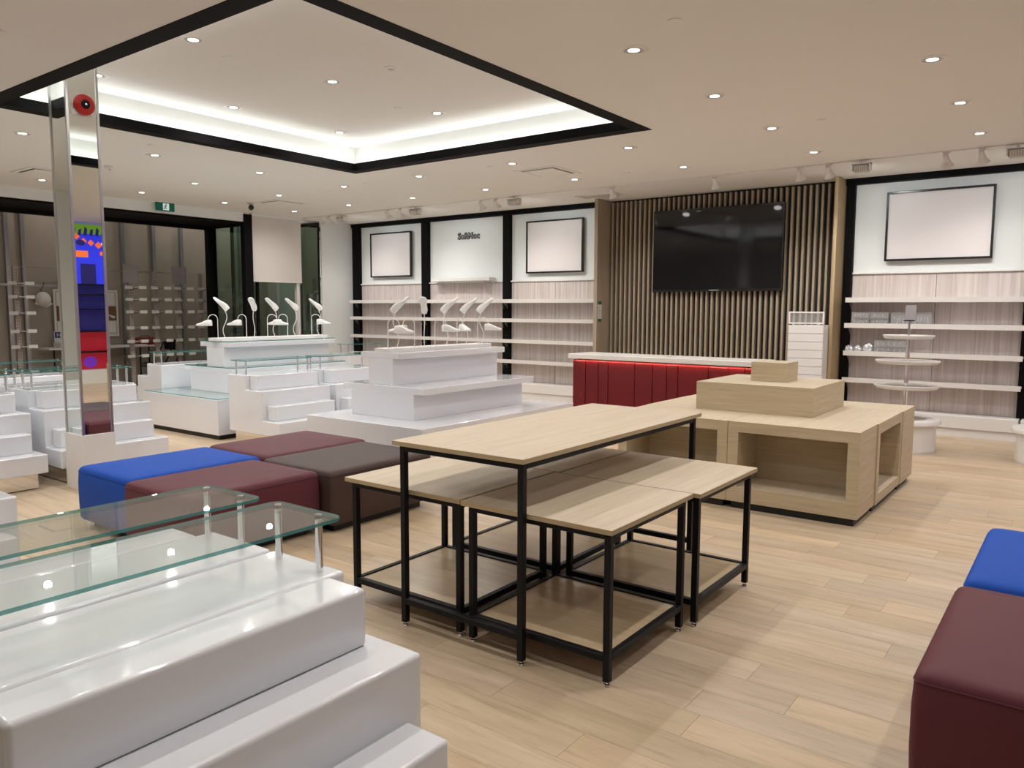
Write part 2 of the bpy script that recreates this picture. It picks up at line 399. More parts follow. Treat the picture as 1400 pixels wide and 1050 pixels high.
t = thing('linear_grille', 'long grey slotted air grille in the ceiling above the wooden fin', 'air vent', (-6.1, 10.3, CZ))
B().box(-6.42, -5.72, 10.16, 10.44, CZ-.012, CZ).obj('frame', 'ceiling_paint', t)
for k in range(8): B().box(-6.38, -5.76, 10.185+k*.03, 10.203+k*.03, CZ-.016, CZ-.010).obj('louver', 'grille_grey', t)
tag(B().lathe((-9.1, 7.67, CZ), [(.11, 0), (.11, -.004), (.1, -.006), (.002, -.006)], 28).obj('ceiling_speaker', 'ceiling_paint', smooth=True, base=(-9.1, 7.67, CZ)), 'flat white round loudspeaker grille in the ceiling', 'loudspeaker')
t = thing('security_camera', 'small security camera with black ball lens under the ceiling', 'camera', (-11.09, 7.72, CZ))
B().lathe((-11.09, 7.72, CZ), [(.075, 0), (.075, -.01), (.05, -.03), (.035, -.045), (.002, -.045)], 24).obj('mount', 'white_satin', t, smooth=True)
B().lathe((-11.05, 7.68, CZ-.085), [(.002, -.045), (.025, -.038), (.042, -.015), (.045, 0), (.042, .015), (.025, .038), (.002, .045)], 20).obj('lens_ball', 'black_gloss', t, smooth=True)
t = thing('smoke_detector', 'small grey-white smoke detector on the ceiling beside the mirrored pillar', 'smoke detector', (-9.65, 4.74, CZ))
B().lathe((-9.65, 4.74, CZ), [(.06, 0), (.06, -.02), (.05, -.035), (.002, -.04)], 24).obj('housing', 'white_satin', t, smooth=True)
B().lathe((-9.65, 4.74, CZ-.04), [(.018, 0), (.015, -.01), (.002, -.012)], 12).obj('sensor', 'grille_grey', t, smooth=True)

# ------------------------------------------------------------ walls
struct(B().box(-15.0, RX+.15, BY, BY+.15, 0, CZ+.1).obj('wall_back', 'wall_white'))
struct(B().box(RX, RX+.15, NY-.15, BY, 0, CZ+.1).obj('wall_right', 'wall_white'))
struct(B().box(WX-.15, RX, NY-.15, NY, 0, CZ+.1).obj('wall_near', 'wall_white'))
b = B()
b.box(WX-.15, WX, 10.17, BY, 0, CZ)                 # white return beside the shelving
b.box(WX-.15, WX, NY, 3.0, 0, CZ)                   # off to the left
b.box(WX-.06, WX, 3.0, 8.41, 3.09, CZ)              # bulkhead over the entrance
b.box(WX-.06, WX, 8.58, 9.72, 3.215, CZ)
struct(b.obj('wall_left', 'wall_white'))
b = B()
b.box(-13.5, WX-.061, 3.0, 8.46, 3.06, 3.09); b.box(-13.56, -13.45, 3.0, 8.46, 3.0, 3.09)
struct(b.obj('trim_2', 'black_paint'))                                                    # black soffit over the entrance
struct(B().box(WX-.10, WX+.02, 8.41, 8.58, 0, 3.225, b=.004).obj('trim_3', 'black_paint'))
struct(B().box(-13.56, -13.42, 8.38, 8.54, 0, 3.06, b=.004).obj('trim_4', 'black_paint'))
d = struct(B().box(-13.42, WX-.10, 8.47, 8.482, 0.05, 3.02).obj('door_1', 'green_glass'))     # sliding glass leaf / sidelight of the entrance
B().box(-13.42, WX-.10, 8.455, 8.497, 0.0, 0.09).obj('bottom_rail', 'black_metal', d)
B().box(-13.42, WX-.10, 8.455, 8.497, 3.02, 3.06).obj('top_rail', 'black_metal', d)
w = struct(B().box(-13.01, -13.0, 8.6, 10.1, 0.08, 3.2).obj('window_1', 'green_glass'))
B().box(-13.03, -12.98, 8.58, 10.15, 3.2, CZ).obj('head', 'black_metal', w)
B().box(-13.03, -12.98, 8.58, 10.15, 0.0, 0.08).obj('sill', 'black_metal', w)
for yy in (8.58, 9.1): B().box(-13.03, -12.98, yy, yy+.045, 0.08, 3.2).obj('mullion', 'black_metal', w)
B().box(-12.52, -12.45, 9.63, 9.70, 0.0, 3.2).obj('mullion', 'white_metal', w)
mr = struct(B().box(-12.99, WX-.01, 10.13, 10.15, 0.0, 3.17).obj('window_2', 'mirror'))
B().box(-12.99, WX-.01, 10.10, 10.15, 3.17, 3.22).obj('head', 'black_metal', mr)
B().box(WX-.035, WX-.005, 10.10, 10.13, 0.0, 3.17).obj('edge_trim', 'black_metal', mr)
B().box(-13.2, WX-.15, 10.16, 10.3, 0.0, CZ).obj('wall_stub', 'wall_white', mr)
t = thing('roller_blind', 'pale roller blind half lowered over the shopfront window', 'blind', (WX-.05, 9.14, 2.0))
B().box(WX-.062, WX-.058, 8.60, 9.72, 2.04, 3.22).obj('fabric', 'roller_blind', t)
B().box(WX-.072, WX-.05, 8.60, 9.72, 2.02, 2.045, b=.003).obj('hem_bar', 'white_metal', t)
# mall side: hoarding, its ceiling
hw = struct(B().box(-15.90, -15.80, 2.0, 13.0, 0, 4.0).obj('wall_hoarding', 'drywall'))
for k, yy in enumerate((5.64, 5.9, 6.9, 7.67, 8.30, 8.90, 9.6, 10.3)):
    yy *= 1.03; b = B(); b.box(-15.80, -15.71, yy-.025, yy+.025, 0, 3.9); b.box(-15.712, -15.708, yy+.025, yy+.04, 0, 3.9)
    b.obj('stud', 'stud_metal', hw)
B().box(-15.71, -15.68, 5.1, 6.95, 1.92, 1.97).obj('rail', 'stud_metal', hw)
struct(B().box(-17.0, WX-.06, 2.0, 13.0, 4.0, 4.1).obj('ceiling_mall', 'drywall'))
struct(B().box(-15.8, WX-.15, 2.0, 2.1, 0, 4.0).obj('wall_mall_near', 'drywall'))
struct(B().box(-15.8, WX-.15, 11.2, 11.3, 0, 4.0).obj('wall_mall_far', 'drywall'))
for my in (4.2, 6.6, 9.0, 10.6):
    mt = thing('mall_fill_lamp', 'unseen flat round fill lamp added outside the entrance to brighten the hoarding', 'lamp', (-14.9, my, 4.0), 'added fill lamps outside the entrance')  # unseen lamps, added to brighten the hoarding and the shopfront glass
    B().lathe((-14.9, my, 4.0), [(.16, 0), (.16, -.03), (.14, -.04), (.002, -.04)], 24).obj('housing', 'white_satin', mt, smooth=True)
    B().lathe((-14.9, my, 3.959), [(.13, 0), (.12, -.006), (.002, -.006)], 24).obj('lens', 'lens_glow', mt)
    ld = bpy.data.lights.new('lamp_light', 'POINT'); ld.energy = MALL_FILL_W*(1.6 if my > 10 else 1); ld.color = (1.0, .95, .9); ld.shadow_soft_size = .12
    lo = bpy.data.objects.new('lamp_light', ld); COL.objects.link(lo); lo.parent = mt; lo.location = (0, 0, -.18)
struct(B().box(WX-.5, WX-.06, 2.0, 10.3, CZ+.08, 4.0).obj('wall_upper', 'drywall'))

# ------------------------------------------------------------ back wall bays: frames, panels, shelves
BAYS = [(-12.13, -10.38, 'beside the white side wall'), (-10.21, -8.41, 'under the logo letters'), (-8.256, -6.40, 'beside the slatted feature wall'), (-2.586, -0.66, 'behind the tiered tray stand'), (-0.50, 1.45, 'at the far right past the tray stand')]
n = 5
for px0, px1 in ((-12.33, -12.13), (-10.38, -10.21), (-8.41, -8.256), (-2.69, -2.586), (-0.66, -0.50)):
    struct(B().box(px0, px1, 10.95, BY, 0, 3.175, b=.003).obj('trim_%d' % n, 'black_paint')); n += 1
for px0, px1 in ((-12.33, -6.31), (-2.70, 1.6)):
    b = B(); b.box(px0, px1, 10.93, BY, 3.175, 3.235); b.box(px0, px1, 10.90, BY, 3.235, CZ-.001)
    struct(b.obj('trim_%d' % n, 'black_paint')); n += 1
LV = [(1.705, 'topmost'), (1.373, 'second from the top'), (1.012, 'third from the top'), (0.66, 'lowest')]
wall_back = bpy.data.objects['wall_back']
for bi, (x0, x1, where) in enumerate(BAYS):
    xm = (x0+x1)/2 + (0.0 if bi != 3 else .03)
    for a, c in ((x0, xm-.003), (xm+.003, x1)):
        B().box(a, c, BY-.03, BY, 0.26, 2.01, b=.002).obj('panel', 'panel_ash', wall_back)
    B().box(x0-.02, x1+.02, BY-.06, BY, 2.012, 2.035, b=.002).obj('ledge', 'white_satin', wall_back)
    B().box(x0, x1, BY-.02, BY, 2.035, 3.175).obj('panel', 'wall_white', wall_back)
    sx0, sx1 = {0: (-12.20, -10.285), 1: (-10.275, -8.33), 2: (-8.32, -6.395), 3: (-2.60, -.62), 4: (-.60, 1.45)}[bi]
    if bi < 4:
        for z, lv in LV:
            t = thing('wall_shelf', 'white wall shelf, %s in the bay %s' % (lv, where), 'shelf', ((sx0+sx1)/2, 10.9, z-.06), 'white wall shelves')
            B().prism([(10.75, z-.062), (10.745, z), (10.765, z), (10.77, z-.02), (BY-.03, z-.02), (BY-.03, z-.035), (10.79, z-.035), (10.785, z-.062)], 'x', sx0, sx1).obj('board', 'white_metal', t)
            for ex in (sx0+.03, sx1-.04):
                B().prism([(10.80, z-.036), (BY-.03, z-.036), (BY-.03, z-.24)], 'x', ex, ex+.008).obj('bracket', 'clear_acrylic', t)
    t = thing('base_plinth', 'low white base deck under the shelves %s' % where, 'plinth', ((sx0+sx1)/2, 10.9, 0), 'base decks under the wall shelving')
    B().box(sx0, sx1, 10.74, BY-.03, .105, .26, b=.004).obj('deck', 'white_metal', t)
    B().box(sx0, sx1, 10.76, BY-.03, 0, .105).obj('kick', 'white_metal', t)
# middle bay light shelf with clear brackets
t = thing('display_shelf', 'short thick white shelf on clear brackets below the logo letters', 'shelf', (-9.28, 10.9, 2.04))
B().box(-9.98, -8.58, 10.78, BY-.06, 2.04, 2.095, b=.004).obj('board', 'white_metal', t)
for ex in (-9.85, -8.72):
    B().prism([(10.80, 2.04), (10.83, 1.93), (10.90, 1.83), (BY-.031, 1.78), (BY-.031, 2.01), (BY-.061, 2.01), (BY-.061, 2.04)], 'x', ex, ex+.008).obj('bracket', 'clear_acrylic', t)
# framed blanks
def blank_frame(x0, x1, z0, z1, label):
    t = thing('picture_frame', label, 'picture frame', ((x0+x1)/2, 10.99, z0), 'blank framed boards')
    B().box(x0+.022, x1-.022, 10.965, 11.0, z0+.022, z1-.022).obj('board', 'blank_canvas', t)
    for a in ((x0, x1, z0, z0+.026), (x0, x1, z1-.026, z1), (x0, x0+.026, z0+.026, z1-.026), (x1-.026, x1, z0+.026, z1-.026)):
        B().box(a[0], a[1], 10.945, 11.0, a[2], a[3], b=.003).obj('frame_bar', 'black_frame', t)
    b = B()
    for xx in (x0+.15, x1-.19): b.box(xx, xx+.04, 11.0, BY-.02, z1-.2, z1-.1)
    b.obj('hanger', 'steel', t)
blank_frame(-11.79, -10.655, 2.16, 3.035, 'black-framed blank white board in the bay beside the white side wall')
blank_frame(-7.90, -6.753, 2.15, 3.035, 'black-framed blank white board in the bay beside the slatted wall')
blank_frame(-2.20, -1.006, 2.17, 3.045, 'black-framed blank white board above the shelves with clear boxes')

# logo letters on the middle bay
def text_mesh(s_, size, ext, off=0.0):
    cu = bpy.data.curves.new('t', 'FONT'); cu.body = s_; cu.size = size; cu.extrude = ext; cu.align_x = 'CENTER'; cu.offset = off; cu.resolution_u = 3
    o = bpy.data.objects.new('t', cu); COL.objects.link(o)
    me = bpy.data.meshes.new_from_object(o.evaluated_get(bpy.context.evaluated_depsgraph_get()))
    bpy.data.objects.remove(o); bpy.data.curves.remove(cu)
    return me
def text_obj(name, s_, size, ext, m, loc, rot, parent=None, off=0.0, sx=1.0):
    me = text_mesh(s_, size, ext, off); me.materials.clear(); me.materials.append(MATS[m]); me.name = name
    o = bpy.data.objects.new(name, me); COL.objects.link(o); o.rotation_euler = rot; o.scale = (sx, 1, 1)
    if parent: o.parent = parent; o.location = Vector(loc)-parent.location
    else: o.location = loc
    return o
t = thing('logo_letters', 'small grey raised wordmark on the white wall above the middle shelves', 'sign', (-9.25, 11.02, 2.81))
text_obj('letter_backing', 'SoftMoc', .165, .010, 'letter_black', (-9.25, 11.02, 2.815), (PI/2, 0, 0), t, off=.006, sx=.93)
text_obj('letter_face', 'SoftMoc', .165, .008, 'letter_grey', (-9.25, 11.005, 2.815), (PI/2, 0, 0), t, off=-.001, sx=.93)

# ------------------------------------------------------------ slatted feature wall, tv, counter, cabinet
t = thing('slat_wall', 'dark wood vertical slat feature wall between two wooden fins', 'slat wall', (-4.5, 10.99, 0))
B().box(-6.25, -2.74, 11.01, BY, 0, CZ-.001).obj('backing', 'slat_black', t)
sl = None
k = 0; x = -6.215
while x < -2.76:
    if sl is None:
        sl = B().box(x, x+.030, 10.945, 11.01, 0.05, CZ-.03).obj('slat', 'slat_oak', t); x_first = x
    else:
        c = sl.copy(); COL.objects.link(c); c.location = (x-x_first, 0, 0)
    x += .0802
B().box(-6.31, -6.25, 10.57, BY, 0, CZ-.001, b=.002).obj('fin', 'slat_oak', t)
B().box(-2.74, -2.70, 10.57, BY, 0, CZ-.001, b=.002).obj('fin', 'fin_oak', t)
t = thing('notice_plate', 'white notice with green bands stuck on the wooden fin', 'notice', (-6.249, 10.66, 1.3))
B().box(-6.2495, -6.247, 10.60, 10.72, 1.345, 1.665).obj('plate', 'paper', t)
B().box(-6.247, -6.2462, 10.60, 10.72, 1.612, 1.665).obj('band', 'sign_green', t)
B().box(-6.247, -6.2462, 10.60, 10.72, 1.345, 1.39).obj('band', 'sign_green', t)
for k in range(7): B().box(-6.247, -6.2464, 10.615, 10.70-.01*(k % 3), 1.415+k*.026, 1.423+k*.026).obj('text_line', 'print_grey', t)
t = thing('wall_television', 'large black flat television hung on the slatted wall', 'television', (-4.45, 10.9, 1.8))
B().box(-5.44, -3.465, 10.865, 10.91, 1.805, 3.02, b=.004).obj('bezel', 'black_frame', t)
B().box(-5.415, -3.49, 10.860, 10.866, 1.845, 2.985).obj('screen', 'black_gloss', t)
B().box(-4.9, -4.0, 10.91, 10.93, 2.2, 2.7).obj('wall_mount', 'black_metal', t)
B().box(-4.53, -4.38, 10.8635, 10.866, 1.817, 1.830).obj('badge', 'letter_grey', t)
t = thing('service_counter', 'red panelled service counter with white stone top and lit underside', 'counter', (-4.25, 8.97, 0))
CR = -3.0
B().box(-5.57, CR, 8.69, 9.25, .89, .95, b=.004).obj('countertop', 'quartz', t)
B().box(-5.53, CR-.04, 8.775, 9.2, 0, .872).obj('body', 'red_lacquer', t)
sx = [-5.533, -5.337, -5.141, -4.993, -4.607, -4.36, -4.165, -4.019, -3.627, -3.383, -3.184, CR-.04]
for k in range(len(sx)-1):
    B().box(sx[k]+.004, sx[k+1]-.004, 8.755+.004*(k % 2), 8.775, 0.02, .862, b=.003).obj('panel', 'red_lacquer', t)
B().box(-5.50, CR-.06, 8.738, 8.752, .8885, .8898).obj('led_strip', 'counter_led', t)
for gx in (-5.2, -4.25, -3.35): B().lathe((gx, 9.0, .95), [(.035, .0), (.035, .002), (.002, .002)], 16).obj('cable_grommet', 'white_satin' if gx != -4.25 else 'grille_grey', t, smooth=True)
t = thing('slat_cabinet', 'tall narrow white slatted stand against the slatted wall', 'display stand', (-2.97, 10.5, 0))
B().box(-3.20, -2.75, 10.36, 10.62, 0, 1.345).obj('body', 'white_metal', t)
for k in range(12): B().box(-3.195, -2.755, 10.345, 10.36, .06+k*.107, .06+k*.107+.101, b=.002).obj('slat', 'white_satin', t)
b = B()
for a in ((-3.20, -2.75, 1.36, 1.38), (-3.20, -2.75, 1.50, 1.52), (-3.20, -3.18, 1.38, 1.50), (-2.77, -2.75, 1.38, 1.50), (-3.15, -3.13, 1.345, 1.36), (-2.82, -2.80, 1.345, 1.36)): b.box(a[0], a[1], 10.35, 10.37, a[2], a[3])
b.obj('sign_frame', 'white_satin', t)
B().box(-3.18, -2.77, 10.358, 10.362, 1.38, 1.50).obj('sign_pane', 'clear_plastic', t)

# ------------------------------------------------------------ mirrored pillar and bell
t = thing('mirror_pillar', 'square mirrored pillar with steel corners and cream base', 'pillar', (-6.84, 3.085, 0))
p0, p1, q0, q1 = -7.0, -6.68, 2.95, 3.225
B().box(p0, p1, q0, q1, 0, .478, b=.003).obj('base', 'white_satin', t)
B().box(p0+.014, p1-.014, q0+.014, q1-.014, .478, CT).obj('mirror_panel', 'mirror', t)
for xx, yy in ((p0+.006, q0+.006), (p1-.028, q0+.006), (p0+.006, q1-.028), (p1-.028, q1-.028)):
    B().box(xx, xx+.022, yy, yy+.022, .478, CT-.001, b=.002).obj('corner_trim', 'steel', t)
t = thing('alarm_bell', 'round red fire alarm bell fixed high on the mirrored pillar', 'bell', (-6.69, 3.105, 3.10))
bx, byy, bz = p1-.012, 3.095, 3.185
def xl(prof, c, n=32):     # lathe around +x
    b = B(); vs_ = []
    for r, d in prof:
        for i in range(n):
            a = 2*PI*i/n; vs_.append((c[0]+d, c[1]+r*math.cos(a), c[2]+r*math.sin(a)))
    fs = []
    for j in range(len(prof)-1):
        for i in range(n): fs.append((j*n+i, j*n+(i+1) % n, (j+1)*n+(i+1) % n, (j+1)*n+i))
    fs.append(tuple(range(n))[::-1]); fs.append(tuple(range((len(prof)-1)*n, len(prof)*n)))
    b.add(vs_, fs); return b
xl([(.03, -.0015), (.078, .012), (.084, .018), (.080, .034), (.062, .046), (.045, .050), (.035, .044), (.002, .044)], (bx, byy, bz)).obj('gong', 'bell_red', t, smooth=True)
xl([(.034, .042), (.034, .050), (.028, .053), (.002, .053)], (bx, byy, bz), 20).obj('hub', 'black_metal', t, smooth=True)
xl([(.010, .052), (.009, .056), (.002, .057)], (bx, byy, bz), 12).obj('bolt', 'chrome', t, smooth=True)
B().box(p1-.014, p1-.006, byy-.09, byy+.06, bz-.085, bz+.088).obj('back_plate', 'white_metal', t)

# ------------------------------------------------------------ tables
TB = .030
def nesting_table(x0, x1, y0, y1, h, label, shelf=True, stretcher=None, group='low nesting tables'):
    t = thing('nesting_table', label, 'table', ((x0+x1)/2, (y0+y1)/2, 0), group)
    b = B(); b.box(x0, x1, y0, y1, h-.022, h, b=.0012)
    o = b.obj('tabletop', ['oak_y', 'oak_edge'], t)
    for p in o.data.polygons:
        if abs(p.normal.z) < .5: p.material_index = 1
    ix, iy = .022, .03
    a0, a1, c0, c1 = x0+ix, x1-ix, y0+iy, y1-iy
    hz = h-.022
    for lx in (a0, a1-TB):
        for ly in (c0, c1-TB):
            lg = B().box(lx, lx+TB, ly, ly+TB, .022, hz, b=.002).obj('leg', 'black_metal', t)
            B().lathe((lx+TB/2, ly+TB/2, 0), [(.013, 0), (.015, .003), (.013, .010), (.006, .012), (.006, .024)], 12).obj('levelling_foot', 'chrome', lg, smooth=True)
    def rails(z0, nm, sides):
        for k, a in enumerate(((a0+TB, a1-TB, c0, c0+TB), (a0+TB, a1-TB, c1-TB, c1), (a0, a0+TB, c0+TB, c1-TB), (a1-TB, a1, c0+TB, c1-TB))):
            if k in sides: B().box(a[0], a[1], a[2], a[3], z0, z0+TB, b=.002).obj(nm, 'black_metal', t)
    rails(hz-TB, 'apron', (0, 1, 2, 3))
    if shelf:
        rails(.105, 'lower_rail', (0, 1, 2, 3))
        B().box(a0+TB, a1-TB, c0+TB, c1-TB, .112, .128).obj('lower_shelf', 'oak_shelf', t)
    else:
        rails(.115, 'stretcher', (0, 1))
    return t
nesting_table(-2.64, -1.865, 2.572, 4.42, .921, 'tall oak-topped table on black steel legs standing over four lower tables', shelf=False, group='nesting tables')
nesting_table(-3.065, -2.277, 2.645, 3.425, .673, 'low oak table with lower shelf in the nest, at the brown ottoman side', group='nesting tables')
nesting_table(-2.262, -1.472, 2.633, 3.415, .673, 'low oak table with lower shelf in the nest, corner on the open floor', group='nesting tables')
nesting_table(-2.236, -1.438, 3.425, 4.205, .673, 'low oak table with lower shelf in the nest, facing the oak cubes', group='nesting tables')
nesting_table(-3.065, -2.25, 3.433, 4.21, .673, 'low oak table with lower shelf in the nest, facing the white podium', group='nesting tables')

# ------------------------------------------------------------ oak cube plinths
OAK = ['oak_y', 'oak_x', 'oak_yv']      # grain follows the face
_oak0 = set(bpy.data.objects)
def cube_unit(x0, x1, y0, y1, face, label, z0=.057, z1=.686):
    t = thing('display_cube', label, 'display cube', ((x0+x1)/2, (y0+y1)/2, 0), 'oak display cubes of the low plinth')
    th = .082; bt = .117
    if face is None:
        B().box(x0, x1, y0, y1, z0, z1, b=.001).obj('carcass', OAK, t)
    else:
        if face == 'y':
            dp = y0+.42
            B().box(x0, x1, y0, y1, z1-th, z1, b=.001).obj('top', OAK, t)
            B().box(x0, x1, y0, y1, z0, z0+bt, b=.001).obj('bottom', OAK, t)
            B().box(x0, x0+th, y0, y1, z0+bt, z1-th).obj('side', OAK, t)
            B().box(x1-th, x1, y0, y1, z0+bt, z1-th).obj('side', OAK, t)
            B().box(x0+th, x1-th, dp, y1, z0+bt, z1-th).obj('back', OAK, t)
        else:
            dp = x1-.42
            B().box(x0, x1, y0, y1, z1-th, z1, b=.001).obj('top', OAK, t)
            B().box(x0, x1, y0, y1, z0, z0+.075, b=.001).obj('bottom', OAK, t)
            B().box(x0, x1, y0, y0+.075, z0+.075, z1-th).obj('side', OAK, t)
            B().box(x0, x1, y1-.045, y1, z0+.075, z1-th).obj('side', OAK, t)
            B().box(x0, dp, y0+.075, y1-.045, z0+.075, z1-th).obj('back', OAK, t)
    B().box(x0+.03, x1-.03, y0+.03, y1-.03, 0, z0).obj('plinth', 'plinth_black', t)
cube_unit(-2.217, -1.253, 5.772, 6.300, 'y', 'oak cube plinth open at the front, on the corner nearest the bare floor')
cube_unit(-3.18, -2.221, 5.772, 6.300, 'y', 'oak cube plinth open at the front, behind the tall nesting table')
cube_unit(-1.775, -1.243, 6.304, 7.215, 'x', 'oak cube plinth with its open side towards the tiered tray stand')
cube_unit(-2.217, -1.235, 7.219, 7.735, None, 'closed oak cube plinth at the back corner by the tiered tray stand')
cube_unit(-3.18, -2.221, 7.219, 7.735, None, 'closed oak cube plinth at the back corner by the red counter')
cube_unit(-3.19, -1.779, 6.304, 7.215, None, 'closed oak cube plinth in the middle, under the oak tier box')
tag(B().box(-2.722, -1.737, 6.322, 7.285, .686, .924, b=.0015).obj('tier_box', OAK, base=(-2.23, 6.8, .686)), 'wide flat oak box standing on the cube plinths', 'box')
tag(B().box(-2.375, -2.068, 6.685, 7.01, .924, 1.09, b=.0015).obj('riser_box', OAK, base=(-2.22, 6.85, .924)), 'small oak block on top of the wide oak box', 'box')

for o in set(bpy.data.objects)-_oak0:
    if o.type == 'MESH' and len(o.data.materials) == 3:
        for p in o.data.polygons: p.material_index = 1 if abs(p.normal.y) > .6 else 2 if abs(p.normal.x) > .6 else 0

# ------------------------------------------------------------ ottomans
def ottoman(x0, x1, y0, y1, m, label, h=.44):
    t = thing('ottoman', label, 'ottoman', ((x0+x1)/2, (y0+y1)/2, 0), 'leather cube ottomans')
    R = .03; rings = []
    for z, ins, bul in ((.058, .012, 0), (.075, .0, .0), (.18, 0, .004), (.32, 0, .004), (h-.045, 0, 0), (h-.020, .006, 0), (h-.008, .018, 0), (h-.001, .040, 0), (h+.004, .10, 0), (h+.008, .20, 0), (h+.010, .32, 0)):
        i = ins-bul; rings.append(rrect(x0+i, x1-i, y0+i, y1-i, max(.03, R), z))
    B().loft(rings).obj('cushion_body', m, t, smooth=True)
    zs = h-.036
    B().tube(rrect(x0-.0005, x1+.0005, y0-.0005, y1+.0005, R, zs), .0025, 6, closed=True).obj('piping', m, t, smooth=True)
    B().box(x0+.07, x1-.07, y0+.07, y1-.07, 0, .06).obj('plinth', 'plinth_black', t)
ottoman(-4.905, -4.165, 2.40, 3.375, 'maroon', 'maroon leather ottoman between the blue and the brown one')
ottoman(-5.655, -4.93, 2.45, 3.455, 'blue_leather', 'blue leather ottoman in front of the mirrored pillar')
ottoman(-4.86, -4.07, 3.40, 4.40, 'brown_leather', 'dark brown leather ottoman beside the nesting tables')
ottoman(-5.69, -4.885, 3.475, 4.475, 'maroon', 'maroon leather ottoman in front of the white tiered podium')
ottoman(-0.378, .39, 2.585, 3.565, 'maroon', 'maroon leather ottoman alone with a blue one on the open floor')
ottoman(-0.362, .40, 3.62, 4.625, 'blue_leather', 'blue leather ottoman behind a maroon one on the open floor')

# ------------------------------------------------------------ stepped white risers and glass shelves
T1, T2, T3, T4 = .30, .463, .627, .79
def stepped(x0, y0, y1, s, label, bev=.010):
    X = lambda d: x0 - s*d
    t = thing('stepped_riser', label, 'display riser', (X(.46), (y0+y1)/2, 0), 'white stepped display risers')
    prof = [(X(0), .14), (X(0), T1), (X(.30), T1), (X(.30), T3), (X(.605), T3), (X(.605), T4), (X(.93), T4), (X(.93), .14)]
    parts = [B().prism(prof, 'y', y0, y1, b=bev, seg=3).obj('body', 'white_gloss', t, smooth=True)]
    parts.append(B().box(X(.299), X(.15), y0+.06, y1-.06, T1-.001, T2, b=bev, seg=3).obj('step_block', 'white_gloss', t, smooth=True))
    parts.append(B().box(X(.604), X(.45), y0+.06, y1-.06, T3-.001, T4, b=bev, seg=3).obj('step_block', 'white_gloss', t, smooth=True))
    for p_ in parts:
        wn = p_.modifiers.new('weighted_normal', 'WEIGHTED_NORMAL'); wn.weight = 100; wn.keep_sharp = True
    B().box(X(.07), X(.90), y0+.06, y1-.06, 0.008, .141).obj('kick', 'kick_mirror', t)
    B().box(X(.08), X(.89), y0+.07, y1-.07, 0, .008).obj('base', 'plinth_black', t)
    return t
def glass_riser(x0, y0, y1, s, label):
    X = lambda d: x0 - s*d
    t = thing('glass_riser', label, 'glass shelf', (X(.75), (y0+y1)/2, T4), 'glass shelves on chrome posts')
    a, c = sorted((X(.595), X(.905))); g0, g1 = T4+.153, T4+.163
    b = B(); b.loft([rrect(a+.001, c-.001, y0+.009, y1-.009, .035, g0, 6), rrect(a, c, y0+.008, y1-.008, .035, g0+.0015, 6), rrect(a, c, y0+.008, y1-.008, .035, g1-.0015, 6), rrect(a+.001, c-.001, y0+.009, y1-.009, .035, g1, 6)])
    o = b.obj('glass_top', ['clear_glass', 'glass_edge'], t)
    for p in o.data.polygons:
        if abs(p.normal.z) < .9: p.material_index = 1
    for dd in (.657, .845):
        for yy in (y0+.052, y1-.052):
            pt = B().cyl((X(dd), yy, T4), (X(dd), yy, g0), .0105, n=16).obj('post', 'chrome', t, smooth=True)
            B().lathe((X(dd), yy, g1), [(.0115, -.0005), (.0115, .004), (.010, .006), (.002, .006)], 16).obj('cap', 'chrome', pt, smooth=True)
def pair(x0, y0, y1, s, lab, g=True, bev=.010):
    stepped(x0, y0, y1, s, 'white stepped riser ' + lab, bev)
    if g: glass_riser(x0, y0, y1, s, 'glass shelf on the riser ' + lab)
pair(-1.09, .46, 1.46, 1, 'beside the nesting tables, steps towards the bare floor', bev=.014)
pair(-2.965, .46, 1.455, -1, 'back to back with the one beside the nesting tables', bev=.014)
pair(-3.86, .50, 1.52, 1, 'across the aisle from the back-to-back pair')
pair(-7.05, 1.84, 2.83, 1, 'just before the mirrored pillar, same row')
pair(-7.10, 2.955, 3.935, 1, 'right behind the mirrored pillar')
pair(-8.925, 1.84, 2.83, -1, 'back to back with the one before the pillar')
pair(-8.975, 2.955, 3.935, -1, 'back to back with the one behind the pillar')
pair(-10.13, 3.07, 4.06, -1, 'in the second row towards the entrance')
pair(-6.965, 5.115, 6.075, 1, 'between the two podiums, behind the maroon ottoman')
pair(-6.965, 6.165, 7.125, 1, 'between the two podiums, next to the back wall')
pair(-10.685, 5.345, 6.33, -1, 'beyond the glass-topped podium, end towards the pillar')
pair(-10.685, 6.42, 7.40, -1, 'beyond the glass-topped podium, second in its row')
pair(-10.60, 8.50, 9.48, -1, 'near the shelf bay beside the white side wall')

